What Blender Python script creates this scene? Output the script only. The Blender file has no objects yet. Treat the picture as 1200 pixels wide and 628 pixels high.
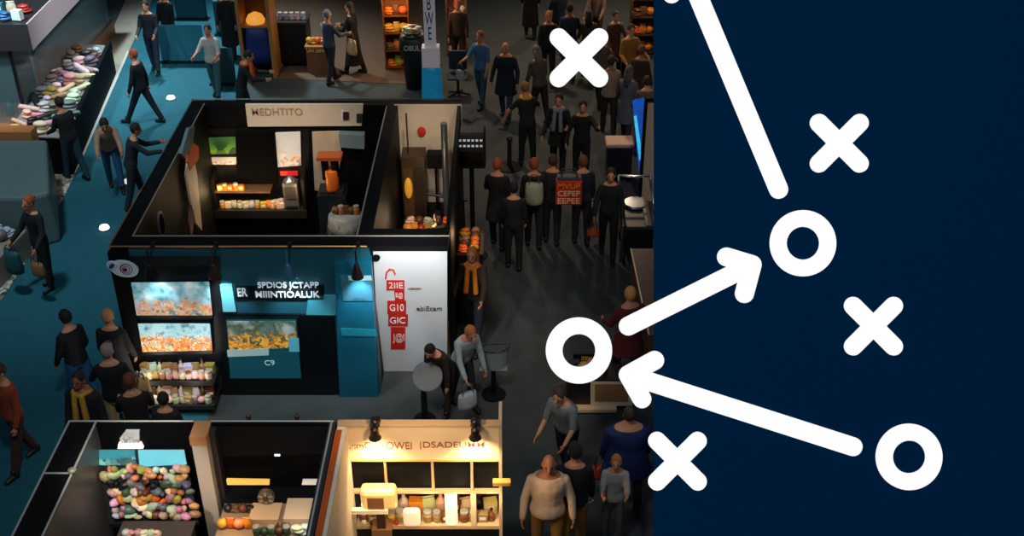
import bpy, bmesh, math, random
from mathutils import Vector, Matrix, Euler
random.seed(11)
PI = math.pi
SC = bpy.context.scene
COL = SC.collection
# ---------------------------------------------------------------- camera
F = 1375.0; TH = math.radians(32.0); H = 10.64
CT, ST = math.cos(TH), math.sin(TH)
cd = bpy.data.cameras.new('camera'); cam = bpy.data.objects.new('camera', cd); COL.objects.link(cam)
cam.location = (0, 0, H); cam.rotation_euler = (PI/2-TH, 0, 0)
cd.sensor_fit = 'HORIZONTAL'; cd.sensor_width = 36; cd.lens = 36*F/1200; cd.clip_end = 200
SC.camera = cam
SC.view_settings.view_transform = 'Standard'; SC.view_settings.look = 'None'
SC.view_settings.gamma = 1; SC.view_settings.use_curve_mapping = False; SC.view_settings.exposure = 0

def ray(px, py):
    a = (px-600)/F; b = (py-314)/F
    return Vector((a, CT-b*ST, -ST-b*CT))
def G(px, py, z=0.0):            # point of the picture at height z
    r = ray(px, py); t = (z-H)/r.z; return Vector((r.x*t, r.y*t, z))
def PY(px, py, y):               # on the vertical plane Y = y
    r = ray(px, py); t = y/r.y; return Vector((r.x*t, y, H+r.z*t))
def PX(px, py, x):
    r = ray(px, py); t = x/r.x; return Vector((x, r.y*t, H+r.z*t))
# ---------------------------------------------------------------- materials
def lin(c):
    return tuple(((v/255)/12.92 if v/255 <= .04045 else ((v/255+.055)/1.055)**2.4) for v in c)
MC = {}
def mat(rgb, rough=.6, metal=0, emit=0, bump=0, noise=0, scale=20, spec=.5, alpha=1, trans=0):
    k = (tuple(rgb), rough, metal, emit, bump, noise, scale, spec, alpha, trans)
    if k in MC: return MC[k]
    m = bpy.data.materials.new('material'); m.use_nodes = True; nt = m.node_tree
    b = nt.nodes['Principled BSDF']; c = lin(rgb)
    b.inputs['Base Color'].default_value = (*c, 1); b.inputs['Roughness'].default_value = rough
    b.inputs['Metallic'].default_value = metal; b.inputs['Specular IOR Level'].default_value = spec
    if trans: b.inputs['Transmission Weight'].default_value = trans
    if alpha < 1: b.inputs['Alpha'].default_value = alpha
    if emit:
        b.inputs['Emission Color'].default_value = (*c, 1); b.inputs['Emission Strength'].default_value = emit
    if bump or noise:
        tc = nt.nodes.new('ShaderNodeTexCoord'); n = nt.nodes.new('ShaderNodeTexNoise')
        n.inputs['Scale'].default_value = scale; n.inputs['Detail'].default_value = 5
        nt.links.new(tc.outputs['Object'], n.inputs['Vector'])
        if noise:
            mx = nt.nodes.new('ShaderNodeMix'); mx.data_type = 'RGBA'
            mx.inputs[6].default_value = (*[v*(1-noise) for v in c], 1); mx.inputs[7].default_value = (*[min(1, v*(1+noise)) for v in c], 1)
            nt.links.new(n.outputs['Fac'], mx.inputs[0]); nt.links.new(mx.outputs[2], b.inputs['Base Color'])
            if emit: nt.links.new(mx.outputs[2], b.inputs['Emission Color'])
        if bump:
            bp = nt.nodes.new('ShaderNodeBump'); bp.inputs['Strength'].default_value = bump; bp.inputs['Distance'].default_value = .02
            nt.links.new(n.outputs['Fac'], bp.inputs['Height']); nt.links.new(bp.outputs[0], b.inputs['Normal'])
    MC[k] = m; return m
def printed(stops_lo, stops_hi, scale=14, split=.5, soft=.12, emit=.6, rough=.4, bg=None):
    """a printed picture: mottled colours in a lower and an upper band of the panel"""
    m = bpy.data.materials.new('printed_panel'); m.use_nodes = True; nt = m.node_tree; L = nt.links
    b = nt.nodes['Principled BSDF']; b.inputs['Roughness'].default_value = rough
    tc = nt.nodes.new('ShaderNodeTexCoord'); sp = nt.nodes.new('ShaderNodeSeparateXYZ'); L.new(tc.outputs['Generated'], sp.inputs[0])
    def band(stops, sc, useV):
        if useV:
            n = nt.nodes.new('ShaderNodeTexVoronoi'); n.inputs['Scale'].default_value = sc
            nz = nt.nodes.new('ShaderNodeTexNoise'); nz.inputs['Scale'].default_value = sc*.6
            mxv = nt.nodes.new('ShaderNodeVectorMath'); mxv.operation = 'MULTIPLY_ADD'
            mxv.inputs[1].default_value = (.2, .2, .2)
            L.new(tc.outputs['Object'], nz.inputs['Vector']); L.new(nz.outputs['Color'], mxv.inputs[0]); L.new(tc.outputs['Object'], mxv.inputs[2])
            L.new(mxv.outputs[0], n.inputs['Vector'])
            s = nt.nodes.new('ShaderNodeSeparateColor'); L.new(n.outputs['Color'], s.inputs[0]); out = s.outputs[0]
        else:
            n = nt.nodes.new('ShaderNodeTexNoise'); n.inputs['Scale'].default_value = sc; n.inputs['Detail'].default_value = 4
            L.new(tc.outputs['Object'], n.inputs['Vector']); out = n.outputs['Fac']
        r = nt.nodes.new('ShaderNodeValToRGB'); L.new(out, r.inputs[0]); e = r.color_ramp.elements
        lo, hi = (0.0, 1.0) if useV else (.3, .7)
        for i, c in enumerate(stops):
            p = lo+(hi-lo)*i/max(1, len(stops)-1)
            x = e[i] if i < 2 else e.new(p)
            x.position = p; x.color = (*lin(c), 1)
        return r.outputs[0]
    a = band(stops_lo, scale, True); c = band(stops_hi, scale*.25, False)
    mr = nt.nodes.new('ShaderNodeMapRange'); mr.inputs[1].default_value = split-soft; mr.inputs[2].default_value = split+soft
    ns = nt.nodes.new('ShaderNodeTexNoise'); ns.inputs['Scale'].default_value = scale*.35
    L.new(tc.outputs['Object'], ns.inputs['Vector'])
    ad = nt.nodes.new('ShaderNodeMath'); ad.operation = 'MULTIPLY_ADD'; ad.inputs[1].default_value = .7
    L.new(ns.outputs['Fac'], ad.inputs[0]); L.new(sp.outputs[2], ad.inputs[2])
    sb = nt.nodes.new('ShaderNodeMath'); sb.operation = 'SUBTRACT'; sb.inputs[1].default_value = .35
    L.new(ad.outputs[0], sb.inputs[0]); L.new(sb.outputs[0], mr.inputs[0])
    mx = nt.nodes.new('ShaderNodeMix'); mx.data_type = 'RGBA'
    L.new(mr.outputs[0], mx.inputs[0]); L.new(a, mx.inputs[6]); L.new(c, mx.inputs[7])
    L.new(mx.outputs[2], b.inputs['Base Color'])
    if emit:
        L.new(mx.outputs[2], b.inputs['Emission Color']); b.inputs['Emission Strength'].default_value = emit
    return m
# ---------------------------------------------------------------- mesh collector
class MB:
    def __init__(s): s.v = []; s.f = []
    def add(s, vs, fs):
        o = len(s.v); s.v += [tuple(v) for v in vs]; s.f += [tuple(i+o for i in f) for f in fs]; return s
    def box(s, x0, x1, y0, y1, z0, z1):
        return s.hexa([(x0,y0),(x1,y0),(x1,y1),(x0,y1)], z0, z1)
    def hexa(s, pts, z0, z1):
        n = len(pts); vs = [(p[0], p[1], z0) for p in pts]+[(p[0], p[1], z1) for p in pts]
        fs = [tuple(range(n-1, -1, -1)), tuple(range(n, 2*n))]+[(i, (i+1) % n, n+(i+1) % n, n+i) for i in range(n)]
        return s.add(vs, fs)
    def slab(s, pts, d):            # polygon pts (3D) extruded by vector d
        n = len(pts); d = Vector(d); vs = [Vector(p) for p in pts]; vs += [v+d for v in vs]
        nrm = (vs[1]-vs[0]).cross(vs[2]-vs[0])
        fl = nrm.dot(d) > 0
        a = tuple(range(n)); b = tuple(range(2*n-1, n-1, -1))
        if fl: a = a[::-1]; b = b[::-1]
        fs = [a, b]
        for i in range(n):
            j = (i+1) % n; q = (i, j, n+j, n+i); fs.append(q if fl else q[::-1])
        return s.add(vs, fs)
    def loft(s, rings, seg=12):     # rings: (centre, axisU, axisV) ellipse half-axes
        vs = []; fs = []
        for c, u, v in rings:
            c, u, v = Vector(c), Vector(u), Vector(v)
            for k in range(seg):
                a = 2*PI*k/seg; vs.append(c+u*math.cos(a)+v*math.sin(a))
        for i in range(len(rings)-1):
            for k in range(seg):
                k2 = (k+1) % seg; fs.append((i*seg+k, i*seg+k2, (i+1)*seg+k2, (i+1)*seg+k))
        fs.append(tuple(range(seg-1, -1, -1))); n = (len(rings)-1)*seg; fs.append(tuple(n+k for k in range(seg)))
        return s.add(vs, fs)
    def tube(s, p0, p1, r0, r1=None, seg=10, rnd=True):
        r1 = r0 if r1 is None else r1; p0, p1 = Vector(p0), Vector(p1); d = p1-p0
        L = d.length or 1e-6; d = d/L
        u = d.orthogonal().normalized(); v = d.cross(u); R = []
        if rnd:
            for a in (80, 50, 25): R.append((p0-d*r0*math.sin(math.radians(a)), u*r0*math.cos(math.radians(a)), v*r0*math.cos(math.radians(a))))
        R += [(p0, u*r0, v*r0), (p1, u*r1, v*r1)]
        if rnd:
            for a in (25, 50, 80): R.append((p1+d*r1*math.sin(math.radians(a)), u*r1*math.cos(math.radians(a)), v*r1*math.cos(math.radians(a))))
        return s.loft(R, seg)
    def path(s, pts, r, seg=8):
        for a, b in zip(pts[:-1], pts[1:]): s.tube(a, b, r, r, seg)
        return s
    def ell(s, c, rx, ry, rz, seg=12, rings=8, M=None, jit=0):
        vs = []; fs = []; c = Vector(c)
        for i in range(rings+1):
            t = PI*i/rings
            for k in range(seg):
                a = 2*PI*k/seg; p = Vector((rx*math.sin(t)*math.cos(a), ry*math.sin(t)*math.sin(a), -rz*math.cos(t)))
                if jit and 0 < i < rings: p *= 1+random.uniform(-jit, jit)
                if M: p = M @ p
                vs.append(c+p)
        for i in range(rings):
            for k in range(seg):
                k2 = (k+1) % seg; fs.append((i*seg+k, i*seg+k2, (i+1)*seg+k2, (i+1)*seg+k))
        return s.add(vs, fs)
    def lathe(s, c, prof, seg=16):
        c = Vector(c); return s.loft([(c+Vector((0,0,z)), (r,0,0), (0,r,0)) for r, z in prof], seg)
    def build(s, name, m, parent=None, smooth=False, bevel=0, loc=None, remesh=0, merge=False):
        me = bpy.data.meshes.new(name); me.from_pydata(s.v, [], s.f); me.materials.append(m)
        if merge:
            b = bmesh.new(); b.from_mesh(me); bmesh.ops.remove_doubles(b, verts=b.verts, dist=1e-5); b.to_mesh(me); b.free()
        me.update()
        if smooth: me.polygons.foreach_set('use_smooth', [True]*len(me.polygons))
        o = bpy.data.objects.new(name, me); COL.objects.link(o)
        if parent: o.parent = parent
        if loc is not None: o.location = loc
        if bevel:
            md = o.modifiers.new('bevel', 'BEVEL'); md.width = bevel; md.segments = 2; md.limit_method = 'ANGLE'
        if remesh:
            md = o.modifiers.new('remesh', 'REMESH'); md.mode = 'VOXEL'; md.voxel_size = remesh; md.use_smooth_shade = True
            md = o.modifiers.new('smooth', 'SMOOTH'); md.iterations = 2; md.factor = .5
        return o
def tag(o, label, cat, group=None, kind=None):
    if label: o['label'] = label
    if cat: o['category'] = cat
    if group: o['group'] = group
    if kind: o['kind'] = kind
    return o
def empty(name, loc=(0,0,0), rz=0, label=None, cat=None, group=None):
    o = bpy.data.objects.new(name, None); COL.objects.link(o); o.location = loc; o.rotation_euler = (0,0,rz)
    o.empty_display_size = .2
    return tag(o, label, cat, group)
def text(body, c, right, up, height, m, parent, name='lettering', width=None, depth=.004, label=None):
    cu = bpy.data.curves.new('t', 'FONT'); cu.body = body; cu.size = 1; cu.extrude = 0; cu.align_x = 'CENTER'; cu.align_y = 'CENTER'
    cu.space_line = .8; cu.offset = .004
    t = bpy.data.objects.new('t', cu); COL.objects.link(t)
    dg = bpy.context.evaluated_depsgraph_get(); me0 = bpy.data.meshes.new_from_object(t.evaluated_get(dg))
    bpy.data.objects.remove(t); bpy.data.curves.remove(cu)
    vs = [v.co.copy() for v in me0.vertices]
    xs = [v.x for v in vs]; ys = [v.y for v in vs]; w = max(xs)-min(xs); h = max(ys)-min(ys); cx = (max(xs)+min(xs))/2; cy = (max(ys)+min(ys))/2
    right = Vector(right).normalized(); up = Vector(up).normalized(); n = right.cross(up)
    sy = height/h; sx = (width/w) if width else sy
    c = Vector(c)
    me = bpy.data.meshes.new(name); F2 = [tuple(p.vertices) for p in me0.polygons]
    nv = len(vs); top = [c+right*((v.x-cx)*sx)+up*((v.y-cy)*sy)+n*depth for v in vs]; bot = [p-n*depth for p in top]
    cnt = {}
    for f in F2:
        for i in range(len(f)):
            a, b = f[i], f[(i+1) % len(f)]; cnt[(a, b)] = 1
    side = [(b, a, a+nv, b+nv) for (a, b) in cnt if (b, a) not in cnt]
    me.from_pydata([tuple(p) for p in top+bot], [], F2+side); me.materials.append(m); bpy.data.meshes.remove(me0)
    o = bpy.data.objects.new(name, me); COL.objects.link(o); o.parent = parent
    if label: o['label'] = label
    return o
def pquad(px, Y, t=.02):            # picture quad on a wall at Y, t thick towards the viewer
    mb = MB(); mb.slab([PY(x, y, Y) for x, y in px], (0, -t, 0)); return mb
ORD = ['first','second','third','fourth','fifth','sixth','seventh','eighth','ninth','tenth','eleventh','twelfth','thirteenth','fourteenth','fifteenth','sixteenth','seventeenth','eighteenth','nineteenth','twentieth']
def nth(i): return ORD[i] if i < 20 else 'twenty-'+ORD[i-20] if i < 29 else 'thirtieth' if i == 29 else 'thirty-'+ORD[i-30]
CN = {'white':(225,222,215),'cream':(222,200,168),'peach':(226,150,100),'orange':(222,110,35),'gold':(214,150,50),'brown':(105,62,35),
      'black':(18,18,20),'grey':(110,112,112),'green':(60,90,50),'red':(180,40,30),'teal':(40,120,130),'pink':(215,150,140),'silver':(170,175,180),'blue':(40,80,150),'tan':(170,125,80)}
# ================================================================ SETTING
def ground(px, z0=0): return [(G(x, y).x, G(x, y).y) for x, y in px]
def struct(mb, name, m, **k):
    o = mb.build(name, m, **k); o['kind'] = 'structure'; return o
FL = mat((62,66,66), .75, spec=.2, noise=.35, scale=3, bump=.1)
struct(MB().box(-26, 26, 2, 60, -.1, 0), 'floor', FL)
struct(MB().hexa(ground([(-90,640),(-60,440),(0,352),(74,224),(137,92),(196,-40),(290,-40),(276,115),(262,300),(244,480),(236,640)])[::1], .0, .006), 'floor', mat((34,92,106), .8, spec=.2, noise=.18, scale=6, bump=.1))
struct(MB().hexa(ground([(28,288),(74,224),(137,92),(196,-40),(165,-40),(112,80),(66,180),(18,270)]), .0, .008), 'floor', mat((150,138,122), .7, noise=.25, scale=5))
# chipped white edge strip along the blue carpet
EDGE = printed([(20,20,22),(215,210,200),(60,55,50),(230,226,215),(30,30,34),(180,160,140)], [(60,60,60),(200,200,190)], scale=14, split=3, emit=0)
tag(MB().hexa(ground([(-6,362),(4,350),(44,286),(78,226),(92,196),(86,196),(70,222),(36,278),(-8,346)]), .0, .02).build('carpet_edge_strip', EDGE),
    'chipped black and white edging strip along the left side of the blue carpet', 'edging')
tag(MB().hexa(ground([(92,197),(152,60),(149,60),(89,197)]), 0, .015).build('carpet_edge_trim', mat((190,190,185), .4)),
    'thin pale trim line along the far part of the blue carpet', 'trim')
# hall roof and far wall (outside the frame, they close the hall)
struct(MB().box(-26, 26, 60, 60.2, -.1, 15), 'wall_back', mat((40,44,48)))
# ================================================================ LIGHT
w = bpy.data.worlds.new('world'); SC.world = w; w.use_nodes = True
w.node_tree.nodes['Background'].inputs[0].default_value = (.55, .8, 1, 1); w.node_tree.nodes['Background'].inputs[1].default_value = .07
def area(loc, size, power, col, target=None, sy=None):
    l = bpy.data.lights.new('lamp', 'AREA'); l.energy = power; l.size = size; l.color = col
    if sy: l.shape = 'RECTANGLE'; l.size_y = sy
    o = bpy.data.objects.new('lamp', l); COL.objects.link(o); o.location = loc
    if target is not None: o.rotation_euler = (Vector(target)-Vector(loc)).to_track_quat('-Z', 'Y').to_euler()
    return o
def spot(loc, target, power, col, ang=60, blend=.6, size=.05):
    l = bpy.data.lights.new('spot_lamp', 'SPOT'); l.energy = power; l.color = col; l.spot_size = math.radians(ang); l.spot_blend = blend; l.shadow_soft_size = size
    o = bpy.data.objects.new('spot_lamp', l); COL.objects.link(o); o.location = loc
    o.rotation_euler = (Vector(target)-Vector(loc)).to_track_quat('-Z', 'Y').to_euler(); return o
WARM = (1, .74, .48); NEUT = (1, .93, .85); COOL = (.7, .92, 1)
spot((3.2, 9.5, 13), (1.2, 18, 0), 1700, (1, .82, .62), 60, 1, .4)
spot((-3, 30, 13), (2.5, 24, 0), 3400, (1, .78, .55), 70, 1, .5)
spot((-8, 14, 13), (-8, 20, 0), 3300, COOL, 60, 1, .6)
spot((-9, 30, 12), (-7.2, 26.5, 0), 10000, COOL, 46, 1, .5)
spot((-2, 6, 12), (-3, 13, 0), 1500, (.85, .95, 1), 60, 1, .5)
spot((3, 34, 9), (3.5, 26, 0), 1500, WARM, 60, 1, .4)
# ================================================================ PEOPLE
SKINS = [(205,140,105),(190,118,80),(222,160,128),(150,90,60)]
def person(px, py, label, face=0, h=1.7, top=(18,18,22), bot=(16,17,22), hair=(30,22,18), skin=0, lean=0, legs=(12,-10), knee=(0,8),
           armL=(8,10,15), armR=(8,10,15), sleeve=1, coat=0, style='short', shoe=(20,18,18), bulk=.93, headz=None, crouch=0, nod=0, head=None, group=None):
    """px,py: where the head shows in the picture. face: degrees, 0 = facing away from the viewer (+Y). arm = (raise fwd, spread, elbow)"""
    s = h/1.75
    g = G(px, py, s*(.92-crouch*.3+.71*math.cos(math.radians(lean))))
    a = math.radians(face); g = g-Vector((-math.sin(a), math.cos(a), 0))*(.71*s*math.sin(math.radians(lean))+.035)
    R = random.Random(int(px*31+py*7))
    root = empty('person', (g.x, g.y, 0), math.radians(face), label, 'person', group)
    V = Vector
    pz = (.93-crouch*.5)*s
    def sp(x, y, z):               # torso space: rotate about pelvis by lean
        a = math.radians(-lean); zz = z*s; yy = y*s
        return V((x*s*bulk, yy*math.cos(a)-zz*math.sin(a), pz+yy*math.sin(a)+zz*math.cos(a)))
    B = MB(); sk = mat(SKINS[skin], .55, bump=.05)
    a = math.radians(-lean); U = V((1,0,0)); W = V((0, math.cos(a), math.sin(a)))
    def torso(mb, e=0, z0=-.12, z1=.57, flare=0):
        prof = [(-.13,.10,.085),(-.05,.165,.115),(.03,.17,.12),(.14,.145,.105),(.26,.155,.11),(.38,.18,.115),(.46,.185,.10),(.52,.13,.08),(.565,.07,.065)]
        rr = [(sp(0, 0, z), U*(rx*bulk+e)*s, W*(ry*bulk+e)*s) for z, rx, ry in prof if z0 <= z <= z1]
        mb.loft(rr, 16)
    torso(B)
    # neck and head
    nk = sp(0, .0, .52); n2 = sp(0, .02, .62); B.tube(nk, n2, .058*s, .052*s)
    hc = sp(0, .03, .71)
    hd = Euler((a-math.radians(nod), 0, math.radians((head or 0)))).to_matrix()
    B.ell(hc, .075*s, .095*s, .115*s, 14, 10, hd)
    B.ell(hc+hd@V((0,.03,-.06))*s, .055*s, .06*s, .06*s, 10, 8, hd)
    B.tube(hc+hd@V((0,.09,.01))*s, hc+hd@V((0,.112,-.025))*s, .01*s, .015*s, 6)
    for q in (-1, 1): B.ell(hc+hd@V((q*.077,-.005,-.01))*s, .012*s, .022*s, .033*s, 8, 6, hd)
    B.ell(hc+hd@V((0,.088,-.065))*s, .024*s, .012*s, .008*s, 8, 6, hd)
    joints = {}
    for q, (lg, kn) in ((-1, (legs[0], knee[0])), (1, (legs[1], knee[1]))):
        hip = V((q*.092*s*bulk, 0, pz-.03)); la = math.radians(lg); 
        kn = kn+crouch*80; la = la+math.radians(crouch*60)
        L1, L2 = .43*s, .42*s
        k = hip+V((q*.015, math.sin(la)*L1, -math.cos(la)*L1)); lb = la-math.radians(kn)
        an = k+V((0, math.sin(lb)*L2, -math.cos(lb)*L2))
        joints[q] = (hip, k, an)
    low = min(joints[-1][2].z, joints[1][2].z); dz = .075*s-low
    for o_ in (1,):
        root.location.z = dz
    for q in (-1, 1):
        hip, k, an = joints[q]
        B.tube(hip, k, .085*s, .058*s); B.tube(k, an, .056*s, .036*s); B.tube(an, an+V((0,.14*s,-.045*s)), .036*s, .028*s)
    arms = {}
    for q, (fw, out, el) in ((-1, armL), (1, armR)):
        sh = sp(q*.168, 0, .455); f = math.radians(fw)-a*0; o2 = math.radians(out)
        d = V((q*math.sin(o2), math.sin(f)*math.cos(o2), -math.cos(f)*math.cos(o2)))
        e = sh+d*.285*s
        f2 = f+math.radians(el); d2 = V((q*math.sin(o2*.4)-q*.12*(el/90), math.sin(f2), -math.cos(f2))).normalized()
        wst = e+d2*.25*s
        B.tube(sh, e, .05*s, .04*s); B.tube(e, wst, .04*s, .027*s)
        side = d2.cross(V((q,0,0))); side = side.normalized() if side.length > .1 else V((0,1,0))
        pal = wst+d2*.085*s
        B.loft([(wst-d2*.01, side*.026*s, d2.cross(side)*.02*s), (wst+d2*.04*s, side*.038*s, d2.cross(side)*.016*s), (pal, side*.04*s, d2.cross(side)*.014*s)], 10)
        inn = d2.cross(side)*q
        if inn.dot(V((-q,0,0))) < 0: inn = -inn
        for j, (ln, of) in enumerate(((.066,-.03),(.075,-.01),(.07,.011),(.054,.03))):
            b0 = pal+side*of*s; m1 = b0+(d2*.9+inn*.25)*ln*.55*s; m2 = m1+(d2*.65+inn*.75)*ln*.5*s
            B.tube(b0-d2*.01, m1, .0098*s, .0092*s, 6); B.tube(m1, m2, .0092*s, .008*s, 6)
        t0 = wst+d2*.03*s+side*.03*s; t1 = t0+(side*.7+d2*.6+inn*.2)*.038*s; t2 = t1+(d2*.9+side*.1+inn*.3)*.032*s
        B.tube(t0, t1, .0125*s, .011*s, 6); B.tube(t1, t2, .011*s, .009*s, 6)
        arms[q] = (sh, e, wst, pal)
    B.build('body', sk, root, remesh=.0095)
    # face
    for q in (-1, 1):
        MB().ell(hc+hd@V((q*.03,.083,.012))*s, .013*s, .012*s, .009*s, 8, 6, hd).build('eye', mat((35,28,25), .2), root, smooth=True)
    # clothes
    T = MB(); torso(T, .018, -.06 if coat < .5 else -.13, .53)
    if coat:                       # long coat skirt over the legs
        cz = -.13-coat*.55
        mid = (joints[-1][1]+joints[1][1])/2
        T.loft([(sp(0,0,.2), U*.16*s*bulk, W*.12*s*bulk), (sp(0,0,0), U*.19*s*bulk, V((0,.14,0))*s*bulk), (V((0, mid.y*.5*coat, max(.15*s, pz+cz*s))), U*.24*s*bulk, V((0,.2,0))*s)], 16)
    for q in (-1, 1):
        sh, e, wst, pal = arms[q]
        T.tube(sh, e if sleeve > .3 else sh.lerp(e, .7), .061*s, .052*s)
        if sleeve > .6: T.tube(e, wst, .054*s, .04*s)
    tm = mat(top, .85, bump=.6, noise=.25, scale=9)
    T.build('jacket' if sleeve > .6 else 'shirt', tm, root, remesh=.014)
    P = MB(); P.loft([(sp(0,0,.08), U*.155*s*bulk, W*.12*s*bulk), (sp(0,0,-.02), U*.18*s*bulk, V((0,.125,0))*s*bulk), (V((0,0,pz-.1*s)), U*.15*s*bulk, V((0,.11,0))*s*bulk)], 14)
    for q in (-1, 1):
        hip, k, an = joints[q]; P.tube(hip, k, .097*s, .073*s); P.tube(k, an+(k-an)*.12, .071*s, .058*s)
    P.build('trousers', mat(bot, .85, bump=.5, noise=.2, scale=9), root, remesh=.015)
    for q in (-1, 1):
        hip, k, an = joints[q]; S = MB()
        S.tube(an+V((0,-.02,-.01))*s, an+V((0,.15*s,-.04*s)), .047*s, .036*s, 10); S.tube(an+V((0,-.015,-.035))*s, an+V((0,.02,.05))*s, .042*s, .044*s)
        S.build('shoe', mat(shoe, .5), root, smooth=True)
    hm = mat(hair, .7, bump=.8, noise=.4, scale=60)
    if style != 'bald':
        HB = MB(); HB.ell(hc+hd@V((0,-.018,.022))*s, .086*s, .1*s, .112*s, 14, 10, hd, .03)
        if style == 'long':
            HB.loft([(hc+hd@V((0,-.05,.03))*s, hd@V((.085,0,0))*s, hd@V((0,.06,0))*s), (hc+hd@V((0,-.07,-.1))*s, hd@V((.095,0,0))*s, hd@V((0,.045,0))*s), (sp(0,-.09,.4), U*.085*s, W*.035*s)], 12)
        if style == 'bun': HB.ell(hc+hd@V((0,-.11,.06))*s, .045*s, .045*s, .045*s, 10, 8)
        if style == 'cap': HB.loft([(hc+hd@V((0,.04,.05))*s, hd@V((.075,0,0))*s, hd@V((0,.09,.0))*s), (hc+hd@V((0,.07,.055))*s, hd@V((.06,0,0))*s, hd@V((0,.1,0))*s)], 12)
        HB.build('cap' if style == 'cap' else 'hair', hm, root, smooth=True)
    root['_a'] = 0; del root['_a']
    return root, arms, g, dz, hc
def hand_world(p, q):
    root, arms, g, dz, hc = p
    return Matrix.Translation(root.location) @ Matrix.Rotation(root.rotation_euler.z, 4, 'Z') @ arms[q][3]
def bag(p, q, rgb, label, wd=.3, ht=.3, dp=.12, cat='bag', name='hand_bag', strap=.16, mark=None, rz=None):
    c = hand_world(p, q); rz = p[0].rotation_euler.z if rz is None else math.radians(rz)
    root = empty(name, (c.x, c.y, max(.02, c.z-strap-ht)), rz, label, cat)
    m = MB(); n = 10
    m.loft([((0,0,z*ht), (wd/2*k,0,0), (0,dp/2*k2,0)) for z, k, k2 in ((0,.7,.8),(.06,.95,1),(.3,1,1.1),(.8,.95,.8),(1,.88,.45))], 18)
    m.build('bag_body', mat(rgb, .6, bump=.4, noise=.2, scale=12), root, smooth=True, bevel=0)
    for y in (-.03, .03):
        MB().path([(-wd*.28, y, ht*.95), (-wd*.2, y*.6, ht+strap*.8), (0, 0, ht+strap), (wd*.2, y*.6, ht+strap*.8), (wd*.28, y, ht*.95)], .008).build('handle', mat(tuple(v*.5 for v in rgb), .6), root, smooth=True)
    return root
J = (42,70,105)
ppl = {}
def P(key, *a, **k): ppl[key] = person(*a, **k); return ppl[key]
# --- left blue aisle
P('a1', 76, 373, 'dark-haired person in a black jacket and blue jeans alone on the blue carpet', face=55, top=(20,22,28), bot=(30,90,130), legs=(10,-14), armL=(15,8,10), armR=(5,12,30), skin=2)
P('a2', 127, 371, 'fair-haired person in a black coat at the left corner of the teal booth', face=0, hair=(190,130,90), coat=.6, top=(16,16,18), bot=(16,16,18))
P('a3', 126, 413, 'person in a grey patterned cap and black jacket with cream trousers', face=10, hair=(150,130,120), style='cap', top=(14,14,16), bot=(190,160,105), bulk=1.02, legs=(4,-4), armL=(25,25,40), armR=(20,14,40))
P('a4', 92, 448, 'person in a black coat and yellow scarf behind the corner of the front booth', face=170, top=(16,16,20), bot=(12,14,20), bulk=1.15, coat=.6, skin=3, legs=(3,-3))
P('a5', 152, 447, 'person in a black coat with red sleeves beside the goods shelves', face=20, top=(28,14,14), bot=(14,14,16), hair=(110,50,35), armL=(30,10,50), armR=(30,10,50))
P('a6', -3, 436, 'person in a rust red jacket cut by the left edge of the picture', face=150, top=(150,60,35), bot=(70,40,30), hair=(70,40,30), armR=(30,25,20), legs=(18,-14))
P('a7', 33, 240, 'person with auburn hair in a black top standing beside the teal case', face=150, top=(16,15,16), bot=(18,18,20), hair=(170,80,45), armL=(20,20,30), armR=(25,16,30), style='bun', legs=(4,-4))
P('a8', 122, 146, 'person in a light brown sweater and blue jeans stooping on the carpet', face=-160, lean=28, top=(165,125,100), bot=(28,70,110), hair=(40,25,20), armL=(50,10,20), armR=(50,10,20))
P('a9', 160, 152, 'person in dark clothes beside the left wall of the teal booth', face=-70, top=(26,30,34), bot=(20,32,40), lean=15, armL=(50,10,40), armR=(50,10,40))
P('a10', 155, 62, 'auburn-haired person in a black jacket striding wide across the blue carpet', face=78, top=(16,20,32), bot=(18,24,34), hair=(180,80,50), skin=2, legs=(26,-22), knee=(0,4), armL=(10,14,10), armR=(-10,12,10))
P('a11', 69, 121, 'person in a dark hooded top standing at the near end of the low showcase', face=50, lean=4, top=(22,24,28), bot=(24,56,70), hair=(25,20,18), armL=(20,10,40), armR=(20,10,40))
P('a12', 170, 8, 'person in dark clothes with blue trousers left of the teal plinths', face=180, top=(24,28,40), bot=(24,40,60), skin=2, armL=(20,10,50), armR=(20,10,50))
P('a13', 190, -6, 'person in a black jacket close to the near teal plinth', face=160, top=(14,18,24), bot=(18,30,44))
P('a14', 243, 36, 'person in a white shirt and grey-green trousers between the teal plinths', face=170, top=(190,185,178), bot=(50,90,95), hair=(40,40,60), sleeve=.5, armL=(30,15,50), armR=(40,15,40))
P('a15', 262, -8, 'person in a long black coat behind the white-shirted one', face=180, top=(12,12,16), bot=(12,12,16), coat=.9)
P('a16', 292, 66, 'dark-clothed person with an orange scarf beside the wooden cabinet', face=-90, lean=18, top=(22,24,30), bot=(24,38,48), hair=(30,26,24), armL=(40,10,50), armR=(40,10,50))
# --- brown stall
P('b1', 409, 9, 'woman in a long black coat browsing on the brown carpet', face=70, coat=1.0, top=(12,12,14), bot=(12,12,14), hair=(25,20,18), skin=2, armL=(25,8,60), armR=(25,8,60), style='long')
P('b2', 384, 18, 'grey-haired person with a patterned top next to the woman in black', face=-40, top=(55,70,90), bot=(30,30,40), hair=(120,130,140), armL=(35,12,50), armR=(35,12,50))
P('b3', 536, 6, 'red-haired person at the back of the narrow stall', face=180, top=(60,40,32), bot=(40,30,28), hair=(190,80,40))
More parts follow.
